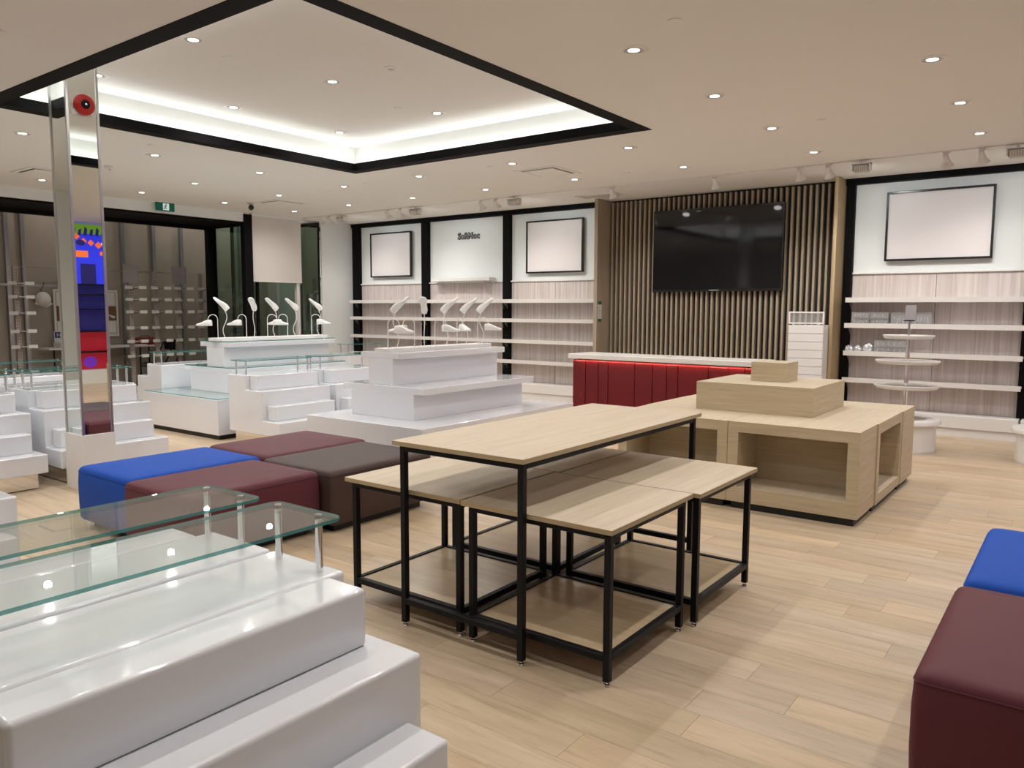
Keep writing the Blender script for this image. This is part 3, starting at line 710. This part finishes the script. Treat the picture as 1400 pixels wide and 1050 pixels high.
# ------------------------------------------------------------ tiered podiums
def podium(name, label, base, t1, s1, t2, s2, glass_tops):
    x0, x1, y0, y1 = base
    t = thing(name, label, 'podium', ((x0+x1)/2, (y0+y1)/2, 0), 'white tiered podiums')
    B().box(x0, x1, y0, y1, .055, .471, b=.003).obj('base', 'white_gloss', t)
    B().box(x0+.03, x1-.03, y0+.03, y1-.03, 0, .055).obj('plinth', 'plinth_black', t)
    B().box(*t1, .471, .725, b=.002).obj('lower_tier', 'white_gloss', t)
    B().box(*s1, .725, .787, b=.003).obj('lower_slab', 'white_gloss', t)
    B().box(*t2, .787, 1.05, b=.002).obj('upper_tier', 'white_gloss', t)
    B().box(*s2, 1.05, 1.11, b=.003).obj('upper_slab', 'white_gloss', t)
    top = 1.11
    if glass_tops:
        for nm, a, z in (('glass_top', (x0, x1, y0, y1), .471), ('glass_top', s1, .787), ('glass_top', s2, 1.11)):
            holes = {.471: t1, .787: t2, 1.11: None}[z]
            b = B()
            if holes:
                h0, h1, k0, k1 = holes
                for q in ((a[0], a[1], a[2], k0-.004), (a[0], a[1], k1+.004, a[3]), (a[0], h0-.004, k0-.004, k1+.004), (h1+.004, a[1], k0-.004, k1+.004)):
                    if q[1]-q[0] > .01 and q[3]-q[2] > .01: b.box(q[0], q[1], q[2], q[3], z+.004, z+.014)
            else: b.box(*a, z+.004, z+.014)
            o = b.obj(nm, ['clear_glass', 'glass_edge'], t)
            for p in o.data.polygons:
                if abs(p.normal.z) < .5: p.material_index = 1
            b = B()
            for xx in (a[0]+.03, (a[0]+a[1])/2, a[1]-.03):
                for yy in (a[2]+.03, a[3]-.03): b.cyl((xx, yy, z), (xx, yy, z+.004), .008, n=8)
            b.obj('glass_pads', 'chrome', t)
        top = 1.124
    return t, top
podium('tiered_podium', 'white two-tier podium on a broad base beside the maroon ottomans', (-6.31, -4.72, 4.967, 7.49), (-6.02, -5.145, 5.306, 7.07), (-6.137, -5.01, 5.306, 7.10), (-5.82, -5.475, 5.36, 7.03), (-5.93, -5.38, 5.36, 7.05), False)
podium('tiered_podium', 'white two-tier podium with glass sheets on its tiers near the entrance', (-9.72, -8.085, 5.09, 7.75), (-9.41, -8.58, 5.55, 7.33), (-9.546, -8.46, 5.55, 7.36), (-9.10, -8.72, 5.60, 7.27), (-9.24, -8.62, 5.60, 7.30), True)

def last_form(M4, b):      # shoe-last shape, toe along +x, sole on z=0
    secs = [(-.112, .020, .002, .060), (-.108, .028, 0, .066), (-.085, .034, 0, .071), (-.05, .034, 0, .071), (-.02, .032, 0, .064), (.02, .035, 0, .048), (.055, .042, 0, .036), (.085, .042, 0, .029), (.108, .034, .001, .023), (.120, .018, .003, .017)]
    rings = []
    for x_, w_, z0, z1 in secs:
        r = []
        for i in range(10):
            a = 2*PI*i/10; cy, cz = math.cos(a), math.sin(a)
            zz = (z0+z1)/2 + (z1-z0)/2*math.copysign(abs(cz)**.45, cz); yy = w_*math.copysign(abs(cy)**.5, cy)*(1.0 if cz < .3 else .84)
            r.append((M4 @ Vector((x_, yy, zz)))[:])
        rings.append(r)
    b.loft(rings)
def arc_stand(x, y, z, yaw_, group, label):
    t = thing('shoe_stand', label, 'shoe stand', (x, y, z), group)
    dx, dy = math.cos(yaw_), math.sin(yaw_); R = .060; H = .235
    pts = [(x, y, z), (x, y, z+H*.5), (x, y, z+H)]
    for i in range(1, 9):
        a = PI*i/8; pts.append((x+dx*R*(1-math.cos(a)), y+dy*R*(1-math.cos(a)), z+H+R*math.sin(a)))
    ex, ey = x+dx*2*R, y+dy*2*R; pts.append((ex, ey, z+.215))
    B().tube(pts, .0045, 8).obj('rod', 'white_satin', t, smooth=True)
    M4 = Matrix.Translation((ex, ey, z+.152)) @ Matrix.Rotation(yaw_, 4, 'Z') @ Matrix.Diagonal((.84, 1, 1.08, 1)) @ Matrix.Translation((.06, 0, 0))
    b = B(); last_form(M4, b); b.obj('shoe_form', 'sole_white', t, smooth=True)
def wave_stand(x, y, z, yaw_, side, group, label, tilt=48):
    t = thing('shoe_stand', label, 'shoe stand', (x, y, z), group)
    dx, dy = math.cos(side), math.sin(side); pts = []
    for i in range(17):
        f = i/16; o_ = .028*math.sin(2*PI*f*1.05); pts.append((x+dx*o_, y+dy*o_, z+.37*f))
    B().tube(pts, .0045, 8).obj('rod', 'white_satin', t, smooth=True)
    px, py, pz = pts[-1]
    M4 = Matrix.Translation((px, py, pz)) @ Matrix.Rotation(yaw_, 4, 'Z') @ Matrix.Rotation(-math.radians(tilt), 4, 'Y') @ Matrix.Translation((.07, 0, -.006))
    b = B(); last_form(M4, b); b.obj('shoe_form', 'sole_white', t, smooth=True)
LEFT = yaw + PI; RIGHT = yaw; TOW = yaw - PI/2
for nm, xc, pl, zz, hooks, waves in (
    ('glass-topped podium', -8.9, (-8.99, -8.79, 5.56, 7.33), 1.124, [(5.625, LEFT), (6.04, LEFT-.2), (6.365, RIGHT+.25), (6.69, LEFT+.35), (7.10, RIGHT)], [(5.76, LEFT, LEFT), (6.19, TOW, TOW+PI), (6.52, TOW-.6, LEFT), (6.855, TOW-.8, LEFT), (7.27, LEFT+.5, LEFT)]),
    ('broad white podium', -5.63, (-5.74, -5.54, 5.37, 7.0), 1.11, [(5.42, RIGHT-.2), (5.80, LEFT), (6.11, RIGHT-.1), (6.47, RIGHT-1.0), (6.83, RIGHT)], [(5.585, RIGHT, RIGHT), (6.0, TOW, TOW), (6.34, RIGHT, RIGHT), (6.67, RIGHT, RIGHT), (6.96, RIGHT-.2, RIGHT)])):
    tag(B().box(pl[0], pl[1], pl[2], pl[3], zz, zz+.038, b=.002).obj('stand_plate', 'white_satin', base=((pl[0]+pl[1])/2, (pl[2]+pl[3])/2, zz)), 'long thin white plate holding shoe stands on the ' + nm, 'plate')
    ORD = ('first', 'second', 'third', 'fourth', 'fifth'); END = 'from the ottoman end'
    for k, (y_, a) in enumerate(hooks): arc_stand(xc+.03, y_, zz+.038, a, 'hooked shoe stands on the ' + nm, 'low hooked shoe-form stand on the %s, %s %s' % (nm, ORD[k], END))
    for k, (y_, a, s_) in enumerate(waves): wave_stand(xc-.02, y_, zz+.038, a, s_, 'wavy shoe stands on the ' + nm, 'tall wavy shoe-form stand on the %s, %s %s' % (nm, ORD[k], END))

# ------------------------------------------------------------ tiered tray stand and drums
def drum(t, cx_, cy_):
    B().lathe((cx_, cy_, 0), [(.31, 0), (.31, .02), (.318, .022), (.318, .295), (.35, .305), (.362, .315), (.362, .345), (.352, .36), (.23, .362), (.22, .357), (.002, .357)], 48).obj('drum', 'white_satin', t, smooth=True)
    B().lathe((cx_, cy_, .357), [(.216, .0), (.216, .003), (.002, .003)], 40).obj('drum_inset', 'steel', t, smooth=True)
tx, ty = -1.60, 9.40
t = thing('tray_stand', 'three-tier oval tray stand on a white drum base with chrome pole', 'display stand', (tx, ty, 0))
drum(t, tx, ty)
B().cyl((tx, ty, .35), (tx, ty, 1.26), .024, n=20).obj('pole', 'chrome', t, smooth=True)
B().cyl((tx, ty, 1.26), (tx, ty, 1.43), .011, n=14).obj('upper_pole', 'steel', t, smooth=True)
for z, r in ((.70, .325), (.975, .325), (1.25, .258)):
    tr_ = B().lathe((tx, ty, z), [(r*.80, -.022), (r*.92, -.016), (r, .010), (r, .020), (r*.985, .024), (r*.94, .018), (r*.9, .008), (.03, .008)], 48, sx=1.0, sy=.72, ang=0.08).obj('tray', 'white_satin', t, smooth=True)
    B().lathe((tx, ty, z+.008), [(r*.86, 0), (r*.86, .002), (.03, .002)], 40, sx=1.0, sy=.70, ang=0.08).obj('tray_inset', 'steel', tr_, smooth=True)
B().box(tx-.055, tx+.055, ty-.025, ty+.005, 1.425, 1.437).obj('holder_foot', 'black_metal', t)
b = B(); b.prism([(ty-.012, 1.437), (ty-.009, 1.437), (ty+.028, 1.60), (ty+.025, 1.60)], 'x', tx-.045, tx+.06)
b.obj('sign_card', 'grey_panel', t)
t = thing('display_drum', 'round white drum display base cut by the right edge, near the wall shelving', 'display stand', (-.24, 9.42, 0))
drum(t, -.24, 9.42)
B().cyl((-.24, 9.42, .35), (-.24, 9.42, 1.2), .024, n=20).obj('pole', 'chrome', t, smooth=True)

# clear boxes, crumpled foil on the right-hand shelves
def clear_box(x, y, z, sx, sy, sz, label):
    t = thing('clear_shoe_box', label, 'box', (x+sx/2, y+sy/2, z), 'clear plastic boxes on the wall shelves')
    b = B()
    w_ = .004
    b.box(x, x+sx, y, y+w_, z, z+sz*.86); b.box(x, x+sx, y+sy-w_, y+sy, z, z+sz*.86); b.box(x, x+w_, y+w_, y+sy-w_, z, z+sz*.86); b.box(x+sx-w_, x+sx, y+w_, y+sy-w_, z, z+sz*.86); b.box(x, x+sx, y, y+sy, z, z+.003)
    b.obj('tub', 'clear_plastic', t)
    B().box(x-.003, x+sx+.003, y-.003, y+sy+.003, z+sz*.86, z+sz, b=.003).obj('lid', 'clear_plastic', t)
    bb = B()
    for k in range(5):
        xx = x+.02+k*(sx-.04)/5; bb.tube([(xx+random.uniform(0, .02), y+.03+random.uniform(0, .05), z+.015+random.random()*(sz*.6)) for _ in range(6)], .0035, 4)
    bb.obj('wrapping', 'plastic_clear_body', t)
s1z = 1.373; s2z = 1.012
for k in range(2):
    for j in range(2):
        clear_box(-2.525+k*.225, 10.80, s1z-.019+j*.082, .215, .16, .080, ['lower', 'upper'][j] + ' clear box %s on the second shelf' % ['next to the black post', 'second along from the black post'][k])
for k in range(2):
    clear_box(-2.055+k*.235, 10.80, s1z-.019, .225, .17, .160, 'deep clear plastic box on the second shelf, %s' % ['left of the sign card', 'behind the sign card, end of the row'][k])
for j in range(2):
    clear_box(-2.235, 10.80, s2z-.019+j*.082, .37, .17, .080, '%s long clear plastic box on the third shelf beside the crumpled foil' % ['lower', 'upper'][j])
def crumple(x, y, z, r, label):
    bm = bmesh.new(); bmesh.ops.create_icosphere(bm, subdivisions=3, radius=r)
    rnd = random.Random(int(abs(x)*1000))
    for v in bm.verts:
        v.co *= rnd.uniform(.72, 1.12); v.co.z = v.co.z*.9
    zmin = min(v.co.z for v in bm.verts)
    for v in bm.verts: v.co += Vector((x, y, z-zmin))
    tag(B().take(bm).obj('crumpled_wrap', 'foil', base=(x, y, z)), label, 'wrapping', 'crumpled wraps on the third shelf')
crumple(-2.555, 10.86, s2z-.02, .050, 'small ball of crumpled silver wrap by the black post')
crumple(-2.443, 10.85, s2z-.02, .048, 'middle ball of crumpled silver wrap on the third shelf')
crumple(-2.318, 10.87, s2z-.02, .063, 'largest ball of crumpled silver wrap, beside the clear boxes')

# ------------------------------------------------------------ track lights along the back wall
trk = thing('light_track', 'thin white lighting track along the ceiling in front of the shelving wall', 'light track', (-5.0, 9.62, CZ))
B().box(-12.2, 1.5, 9.605, 9.640, CZ-.012, CZ).obj('rail', 'white_satin', trk)
def aim(o, d): o.rotation_euler = Vector(d).to_track_quat('-Z', 'Y').to_euler()
def head(x, d, w, label, group):
    z = CZ-.012; t = thing('track_spotlight', label, 'spotlight', (x, 9.62, z), group)
    B().box(x-.035, x+.035, 9.608, 9.632, z-.018, z, b=.002).obj('adapter', 'white_satin', t)
    B().cyl((x, 9.62, z-.018), (x, 9.62, z-.06), .008, n=10).obj('stem', 'white_satin', t, smooth=True)
    dv = Vector(d).normalized(); c = Vector((x, 9.62, z-.075))
    a = c-dv*.055; e = c+dv*.02; g = c+dv*.075
    B().cyl(a, e, .026, .034, 18).obj('housing', 'white_satin', t, smooth=True)
    sh = B(); sh.cyl(e, g, .034, .066, 24); o = sh.obj('reflector_cone', 'white_satin', t, smooth=True)
    B().cyl(g+dv*.0005, g+dv*.002, .055, n=24).obj('lens', 'lens_glow', t)
    ld = bpy.data.lights.new('lamp_light', 'SPOT'); ld.energy = w; ld.color = (1.0, .93, .86); ld.spot_size = math.radians(95); ld.spot_blend = 0.9; ld.shadow_soft_size = 0.05
    lo = bpy.data.objects.new('lamp_light', ld); COL.objects.link(lo); lo.parent = t; lo.location = (g+dv*.01)-t.location; aim(lo, dv)
def washer(x, w, label, group):
    z = CZ-.012; t = thing('wall_washer', label, 'spotlight', (x, 9.62, z), group)
    B().cyl((x, 9.62, z), (x, 9.62, z-.03), .012, n=10).obj('stem', 'white_satin', t, smooth=True)
    b = B(); b.box(x-.10, x-.085, 9.57, 9.67, z-.11, z-.03); b.box(x+.085, x+.10, 9.57, 9.67, z-.11, z-.03); b.box(x-.10, x+.10, 9.57, 9.67, z-.04, z-.028); b.obj('yoke', 'white_satin', t)
    B().box(x-.078, x+.078, 9.575, 9.68, z-.125, z-.05, b=.004).obj('housing', 'grille_grey', t)
    for k in range(6): B().box(x-.065+k*.023, x-.055+k*.023, 9.566, 9.576, z-.118, z-.058).obj('fin', 'white_satin', t)
    ld = bpy.data.lights.new('lamp_light', 'SPOT'); ld.energy = w; ld.color = (.92, 1.0, 1.0); ld.spot_size = math.radians(130); ld.spot_blend = 1.0; ld.shadow_soft_size = 0.08
    lo = bpy.data.objects.new('lamp_light', ld); COL.objects.link(lo); lo.parent = t; lo.location = (0, .09, -.10); aim(lo, (0, .85, -.62))
hs = [-11.70, -11.45, -9.905, -9.605, -7.815, -7.52, -5.465, -3.965, -2.912, -2.577, -1.364, -1.032]
for x_ in hs:
    near_slat = -6.3 < x_ < -2.75
    wh = 'before the bay beside the white side wall' if x_ < -11 else 'before the bay under the logo letters' if x_ < -9 else 'before the bay beside the slatted wall' if x_ < -7 else 'above the wooden fin and its notice' if x_ < -5 else 'above the television' if x_ < -3.5 else 'at the fin above the slatted stand' if x_ < -2 else 'before the bay with the tray stand'
    head(x_, (.10, .56, -.82) if not near_slat else (.1, .45, -.9), TRACK_W*(2.4 if near_slat else 1.5), 'small white conical track spotlight ' + wh, 'conical track spotlights')
for x_, wh in ((-11.10, 'before the bay beside the white side wall'), (-9.24, 'before the bay under the logo letters'), (-7.165, 'before the bay beside the slatted wall'), (-2.215, 'above the fin end of the tray-stand bay'), (-.714, 'above the far end of the tray-stand bay'), (.9, 'past the tray-stand bay')):
    washer(x_, TRACK_W*1.0, 'boxy finned wall washer on the ceiling track ' + wh, 'wall washers on the track')

# ------------------------------------------------------------ exit sign
t = thing('exit_sign', 'green running-man exit sign hung below the ceiling over the entrance', 'sign', (-12.25, 6.89, 3.12))
B().box(-12.28, -12.25, 6.735, 7.05, 3.115, 3.25-.002).obj('panel', 'exit_green', t)
B().box(-12.2495, -12.248, 6.85, 6.955, 3.13, 3.235).obj('door_symbol', 'exit_white', t)
def ypoly(pts, x0, x1): return B().prism(pts, 'x', x0, x1)
b = B()
cy_, cz_ = 6.895, 3.18
b.lathe((0, 0, 0), [(.0001, 0), (.0001, 0)], 3); b = B()
b.prism([(cy_+.010+.011*math.cos(k*PI/4), cz_+.038+.011*math.sin(k*PI/4)) for k in range(8)], 'x', -12.248, -12.2468)
for a, c, w_ in (((.004, .026), (-.008, -.004), .009), ((.002, .020), (-.028, .012), .005), ((.004, .022), (.026, .006), .005), ((-.008, -.004), (.012, -.020), .006), ((.012, -.020), (.002, -.042), .005), ((-.008, -.004), (-.018, -.028), .006), ((-.018, -.028), (-.042, -.030), .005)):
    d_ = Vector((c[0]-a[0], c[1]-a[1])).normalized(); nrm = Vector((-d_.y, d_.x))*w_
    b.prism([(cy_+a[0]+nrm.x, cz_+a[1]+nrm.y), (cy_+c[0]+nrm.x, cz_+c[1]+nrm.y), (cy_+c[0]-nrm.x, cz_+c[1]-nrm.y), (cy_+a[0]-nrm.x, cz_+a[1]-nrm.y)], 'x', -12.248, -12.2468)
b.obj('running_man', 'exit_green', t)

# ------------------------------------------------------------ gondola uprights and clutter at the entrance
GXX = -14.3
def upright(y, rows, top, label):
    t = thing('perforated_upright', label, 'display rack', (GXX, y, 0), 'perforated rack uprights by the entrance')
    B().box(GXX-.03, GXX+.03, y-.035, y+.035, 0.02, top).obj('post', 'galv', t)
    b = B(); z = .3
    while z < top-.03:
        for dy in (-.014, .014): b.box(GXX+.0301, GXX+.031, y+dy-.005, y+dy+.005, z, z+.014)
        z += .05
    o = b.obj('slots', 'slat_black', t)
    B().box(GXX-.12, GXX+.25, y-.06, y+.06, 0, .02).obj('foot', 'galv', t)
    for z in rows:
        B().prism([(GXX+.03, z), (GXX+.24, z), (GXX+.24, z-.015), (GXX+.03, z-.05)], 'y', y-.05, y+.05).obj('bracket', 'steel', t)
        for s_ in (-1, 1):
            B().box(GXX+.22, GXX+.226, y+s_*.13-.07, y+s_*.13+.07, z-.035, z+.02).obj('price_tag', 'paper' if s_ > 0 else 'grille_grey', t)
rows = [1.915, 1.695, 1.467, 1.174, .926, .656]
upright(7.287, rows, 2.0, 'perforated rack upright under a grey plate, before the folding chair')
upright(7.773, rows, 2.215, 'perforated steel rack upright with price tags between the two grey plates')
upright(8.23, rows, 2.0, 'perforated steel rack upright with price tags in front of the red broom')
upright(8.703, rows[:5], 2.207, 'perforated steel rack upright with price tags beside the dark entrance post')
upright(5.385, [1.939, 1.716, 1.45, 1.153, .897], 2.225, 'perforated steel rack upright with price tags left of the hanging hard hat')
for k, z in enumerate(rows):
    tag(B().box(GXX+.032, GXX+.215, 7.0, 9.0, z+.001, z+.007).obj('rack_shelf', 'clear_glass', base=(GXX, 8, z)), 'clear shelf %s on the steel rack by the entrance' % ['topmost', 'second from the top', 'third from the top', 'fourth from the top', 'fifth from the top', 'lowest'][k], 'shelf', 'clear shelves of the entrance rack')
for y0_, lb in ((7.17, 'grey square plate on the rack upright nearest the pinboard'), (8.127, 'grey square plate on the rack upright near the entrance post')):
    t = thing('rack_plate', lb, 'sign holder', (GXX, y0_+.14, 2.0), 'grey plates on the rack')
    B().box(GXX-.02, GXX+.02, y0_, y0_+.28, 2.001, 2.33, b=.004).obj('panel', 'grey_panel', t)
    for a in ((y0_, y0_+.012, 2.001, 2.33), (y0_+.268, y0_+.28, 2.001, 2.33), (y0_+.012, y0_+.268, 2.001, 2.013), (y0_+.012, y0_+.268, 2.318, 2.33)): B().box(GXX+.02, GXX+.026, a[0], a[1], a[2], a[3]).obj('rim', 'galv', t)
    for dy in (.125, .155): B().cyl((GXX+.02, y0_+dy, 2.155), (GXX+.024, y0_+dy, 2.155), .006, n=8).obj('bolt', 'black_metal', t)
tag(B().tube([(GXX, 5.3, 2.21), (GXX, 7.2, 2.205), (GXX, 8.72, 2.20)], .006, 6).obj('rack_bar', 'steel', base=(GXX, 7, 2.2)), 'thin steel bar across the tops of the rack uprights', 'bar')
_before = set(bpy.data.objects)
HX = -15.26
t = thing('hard_hat', 'white hard hat hanging by its hook on the hoarding', 'hard hat', (HX+.1, 6.17, 1.56))
b = B(); rings = []
for k in range(9):
    a = PI/2*k/8; r = .135*math.cos(a)+.002
    rings.append([(HX+.02+.16*math.sin(a), 6.17+r*math.cos(q*PI/8)*.95, 1.685+r*math.sin(q*PI/8)*1.05) for q in range(16)])
b.loft(rings); b.obj('shell', 'sole_white', t, smooth=True)
B().prism([(6.03, 1.60), (6.22, 1.535), (6.33, 1.60), (6.30, 1.63), (6.1, 1.60), (6.05, 1.64)], 'x', HX+.0, HX+.05).obj('brim', 'sole_white', t)
B().tube([(HX+.03, 6.17, 1.80), (HX+.03, 6.13, 1.86), (HX+.03, 6.17, 1.90), (HX+.03, 6.20, 1.97), (HX+.02, 6.20, 2.0)], .006, 6).obj('hook', 'black_metal', t, smooth=True)
t = thing('pin_board', 'pinboard with papers and a cork strip leaning on the hoarding', 'notice board', (HX+.05, 6.93, .97))
B().box(HX+.0, HX+.03, 6.33, 7.53, .97, 1.88).obj('frame', 'white_satin', t)
B().box(HX+.03, HX+.034, 6.36, 7.50, 1.0, 1.85).obj('backing', 'grille_grey', t)
B().box(HX+.034, HX+.037, 6.37, 7.49, 1.28, 1.56).obj('cork_strip', 'cork', t)
for a in ((6.38, 6.52, 1.58, 1.82), (6.6, 6.9, 1.58, 1.8), (7.22, 7.46, 1.58, 1.83), (6.38, 6.54, 1.03, 1.26), (7.2, 7.47, 1.04, 1.26)): B().box(HX+.034, HX+.038, *a).obj('sheet', 'paper', t)
B().prism([(7.33, 1.40), (7.46, 1.36), (7.44, 1.32), (7.38, 1.34)], 'x', HX+.037, HX+.05).obj('note', 'paper', t)
t = thing('folding_table', 'pale folding table covered in papers against the hoarding', 'table', (-14.98, 7.1, 0))
B().box(-15.22, -14.72, 6.0, 8.15, .755, .785, b=.004).obj('tabletop', 'white_metal', t)
for yy in (6.25, 7.9):
    for xx in (-15.15, -14.8): B().cyl((xx, yy, 0), (xx, yy, .755), .014, n=10).obj('leg', 'black_metal', t, smooth=True)
    B().cyl((-15.15, yy, .35), (-14.8, yy, .35), .010, n=8).obj('cross_bar', 'black_metal', t, smooth=True)
for k, (px, py, sx_, sy_) in enumerate(((-15.1, 7.3, .22, .3), (-14.95, 7.55, .2, .28), (-15.15, 7.0, .25, .2))):
    tag(B().box(px, px+sx_, py, py+sy_, .785, .795+.01*k).obj('paper_stack', 'paper', base=(px, py, .785)), ['thin stack of papers on the folding table under the pinboard', 'middle stack of papers on the folding table near the chair', 'thick stack of papers on the folding table by the white tub'][k], 'paper', 'paper stacks on the folding table')
t = thing('storage_tub', 'white tub with green cloth inside on the folding table', 'box', (-14.95, 6.4, .785))
b = B(); b.box(-15.1, -14.8, 6.25, 6.62, .785, .80); b.box(-15.1, -15.09, 6.25, 6.62, .80, .88); b.box(-14.81, -14.8, 6.25, 6.62, .80, .88); b.box(-15.09, -14.81, 6.25, 6.26, .80, .88); b.box(-15.09, -14.81, 6.61, 6.62, .80, .88); b.obj('tub', 'sole_white', t)
B().lathe((-14.95, 6.43, .80), [(.12, 0), (.13, .06), (.09, .10), (.04, .115), (.002, .118)], 14).obj('cloth', 'moss_green', t, smooth=True)
t = thing('no_sign', 'small blue and white sign reading NO behind the white tub', 'sign', (-15.15, 6.42, .95))
B().box(-15.165, -15.15, 6.29, 6.56, .785, 1.085).obj('board', 'paper', t)
B().box(-15.15, -15.148, 6.30, 6.55, .965, 1.075).obj('blue_field', 'navy', t)
text_obj('letters', 'NO', .10, .001, 'paper', (-15.146, 6.41, .985), (PI/2, 0, PI/2), t)
t = thing('folding_chair', 'black metal folding chair beside the folding table', 'chair', (-14.55, 7.95, 0))
ccx, ccy = -14.55, 7.95
B().box(ccx-.2, ccx+.2, ccy-.22, ccy+.2, .43, .455, b=.01).obj('seat', 'black_metal', t)
B().prism([(ccx-.19, .70), (ccx-.21, .90), (ccx+.21, .90), (ccx+.19, .70)], 'y', ccy+.25, ccy+.275, b=.006).obj('backrest', 'black_metal', t)
for s_ in (-1, 1):
    B().tube([(ccx+s_*.2, ccy-.28, 0), (ccx+s_*.2, ccy+.05, .45), (ccx+s_*.2, ccy+.27, .90)], .013, 8).obj('leg', 'black_metal', t, smooth=True)
    B().tube([(ccx+s_*.18, ccy+.30, 0), (ccx+s_*.18, ccy-.12, .44)], .012, 8).obj('leg', 'black_metal', t, smooth=True)
B().cyl((ccx-.18, ccy+.2, .12), (ccx+.18, ccy+.2, .12), .009, n=8).obj('stretcher', 'black_metal', t, smooth=True)
t = thing('red_case', 'dark red tool case on the folding table', 'case', (-15.0, 7.95, .785))
B().box(-15.12, -14.9, 7.72, 8.08, .785, .93, b=.02, seg=2).obj('case', 'tool_red', t, smooth=True)
B().tube([(-15.0, 7.8, .93), (-15.0, 7.82, .965), (-15.0, 7.98, .965), (-15.0, 8.0, .93)], .010, 6).obj('handle', 'tool_red', t, smooth=True)
t = thing('broom', 'wooden-handled broom with red bristle head leaning on the hoarding', 'broom', (-14.95, 8.5, 0))
B().cyl((-14.95, 8.62, .55), (-15.22, 8.86, 1.5), .014, n=10).obj('handle', 'tool_wood', t, smooth=True)
B().prism([(8.36, .02), (8.72, .02), (8.66, .40), (8.58, .58), (8.52, .40)], 'x', -15.0, -14.9, b=.01).obj('head', 'tool_red', t)
tag(B().lathe((HX+.05, 6.52, 1.97), [(.08, 0), (.075, .05), (.05, .09), (.002, .1)], 16).obj('blue_cap', 'blue_cap', smooth=True, base=(HX+.05, 6.52, 1.97)), 'small blue cap lying on the stud rail', 'cap')

for o in set(bpy.data.objects)-_before:      # the clutter stands against the hoarding
    if o.parent is None and not o.name.startswith('folding_chair'): o.location.x -= .45; o.location.y *= 1.03
    elif o.parent is None: o.location.x -= .30; o.location.y *= 1.015
# ------------------------------------------------------------ right-hand wall behind the camera: lit graphic with shelves
t = thing('graphic_wall', 'brightly lit blue and red abstract graphic display reflected in the pillar', 'display wall', (RX-.1, 7.6, 0))
gx = RX-.04
B().box(RX-.30, RX, 6.2, 9.2, 0, .27).obj('base', 'white_satin', t)
B().box(gx, RX, 6.2, 9.2, 1.98, 3.22).obj('upper_field', 'mural_blue', t)
B().box(gx, RX, 6.2, 9.2, 1.06, 1.98).obj('middle_field', 'mural_navy', t)
B().box(gx, RX, 6.2, 9.2, .27, 1.06).obj('lower_field', 'mural_red', t)
rg = random.Random(3)
B().box(gx-.004, gx, 6.2, 9.2, 3.02, 3.22).obj('shape', 'mural_green', t)
for k in range(26):
    yy = 6.25+k*.115; B().prism([(yy, 3.22-rg.random()*.12), (yy+.05, 3.12), (yy+.03, 2.98), (yy-.03, 3.0)], 'x', gx-.008, gx-.004).obj('shape', 'mural_navy', t)
for k in range(20):
    yy = 6.3+k*.14; zz = 2.72+rg.random()*.25; s_ = .05+rg.random()*.04
    B().prism([(yy, zz), (yy+s_, zz+s_), (yy+2*s_, zz), (yy+s_, zz-s_)], 'x', gx-.006, gx).obj('shape', 'mural_orange', t)
for k in range(6):
    yy = 6.3+k*.5; B().box(gx-.006, gx, yy, yy+.26, 2.55+.05*(k % 2), 2.68).obj('shape', 'mural_orange', t)
    B().box(gx-.003, gx, yy+.1, yy+.4, 2.0, 2.42).obj('shape', 'mural_navy', t)
    B().lathe((0, 0, 0), [(.1, 0), (.1, 0)], 3)
    B().prism([(yy+.12+.09*math.cos(q*PI/5), 2.84+.06*math.sin(q*PI/5)) for q in range(10)], 'x', gx-.010, gx-.006).obj('shape', 'mural_white' if k % 2 else 'mural_navy', t)
    B().prism([(yy+.2+.14*math.cos(q*PI/5), .42+.12*math.sin(q*PI/5)) for q in range(10)], 'x', gx-.004, gx).obj('shape', 'mural_purple', t)
for z in (.62, 1.04, 1.48, 1.78, 1.98): B().box(RX-.26, gx, 6.2, 9.2, z, z+.03).obj('shelf', 'black_metal', t)
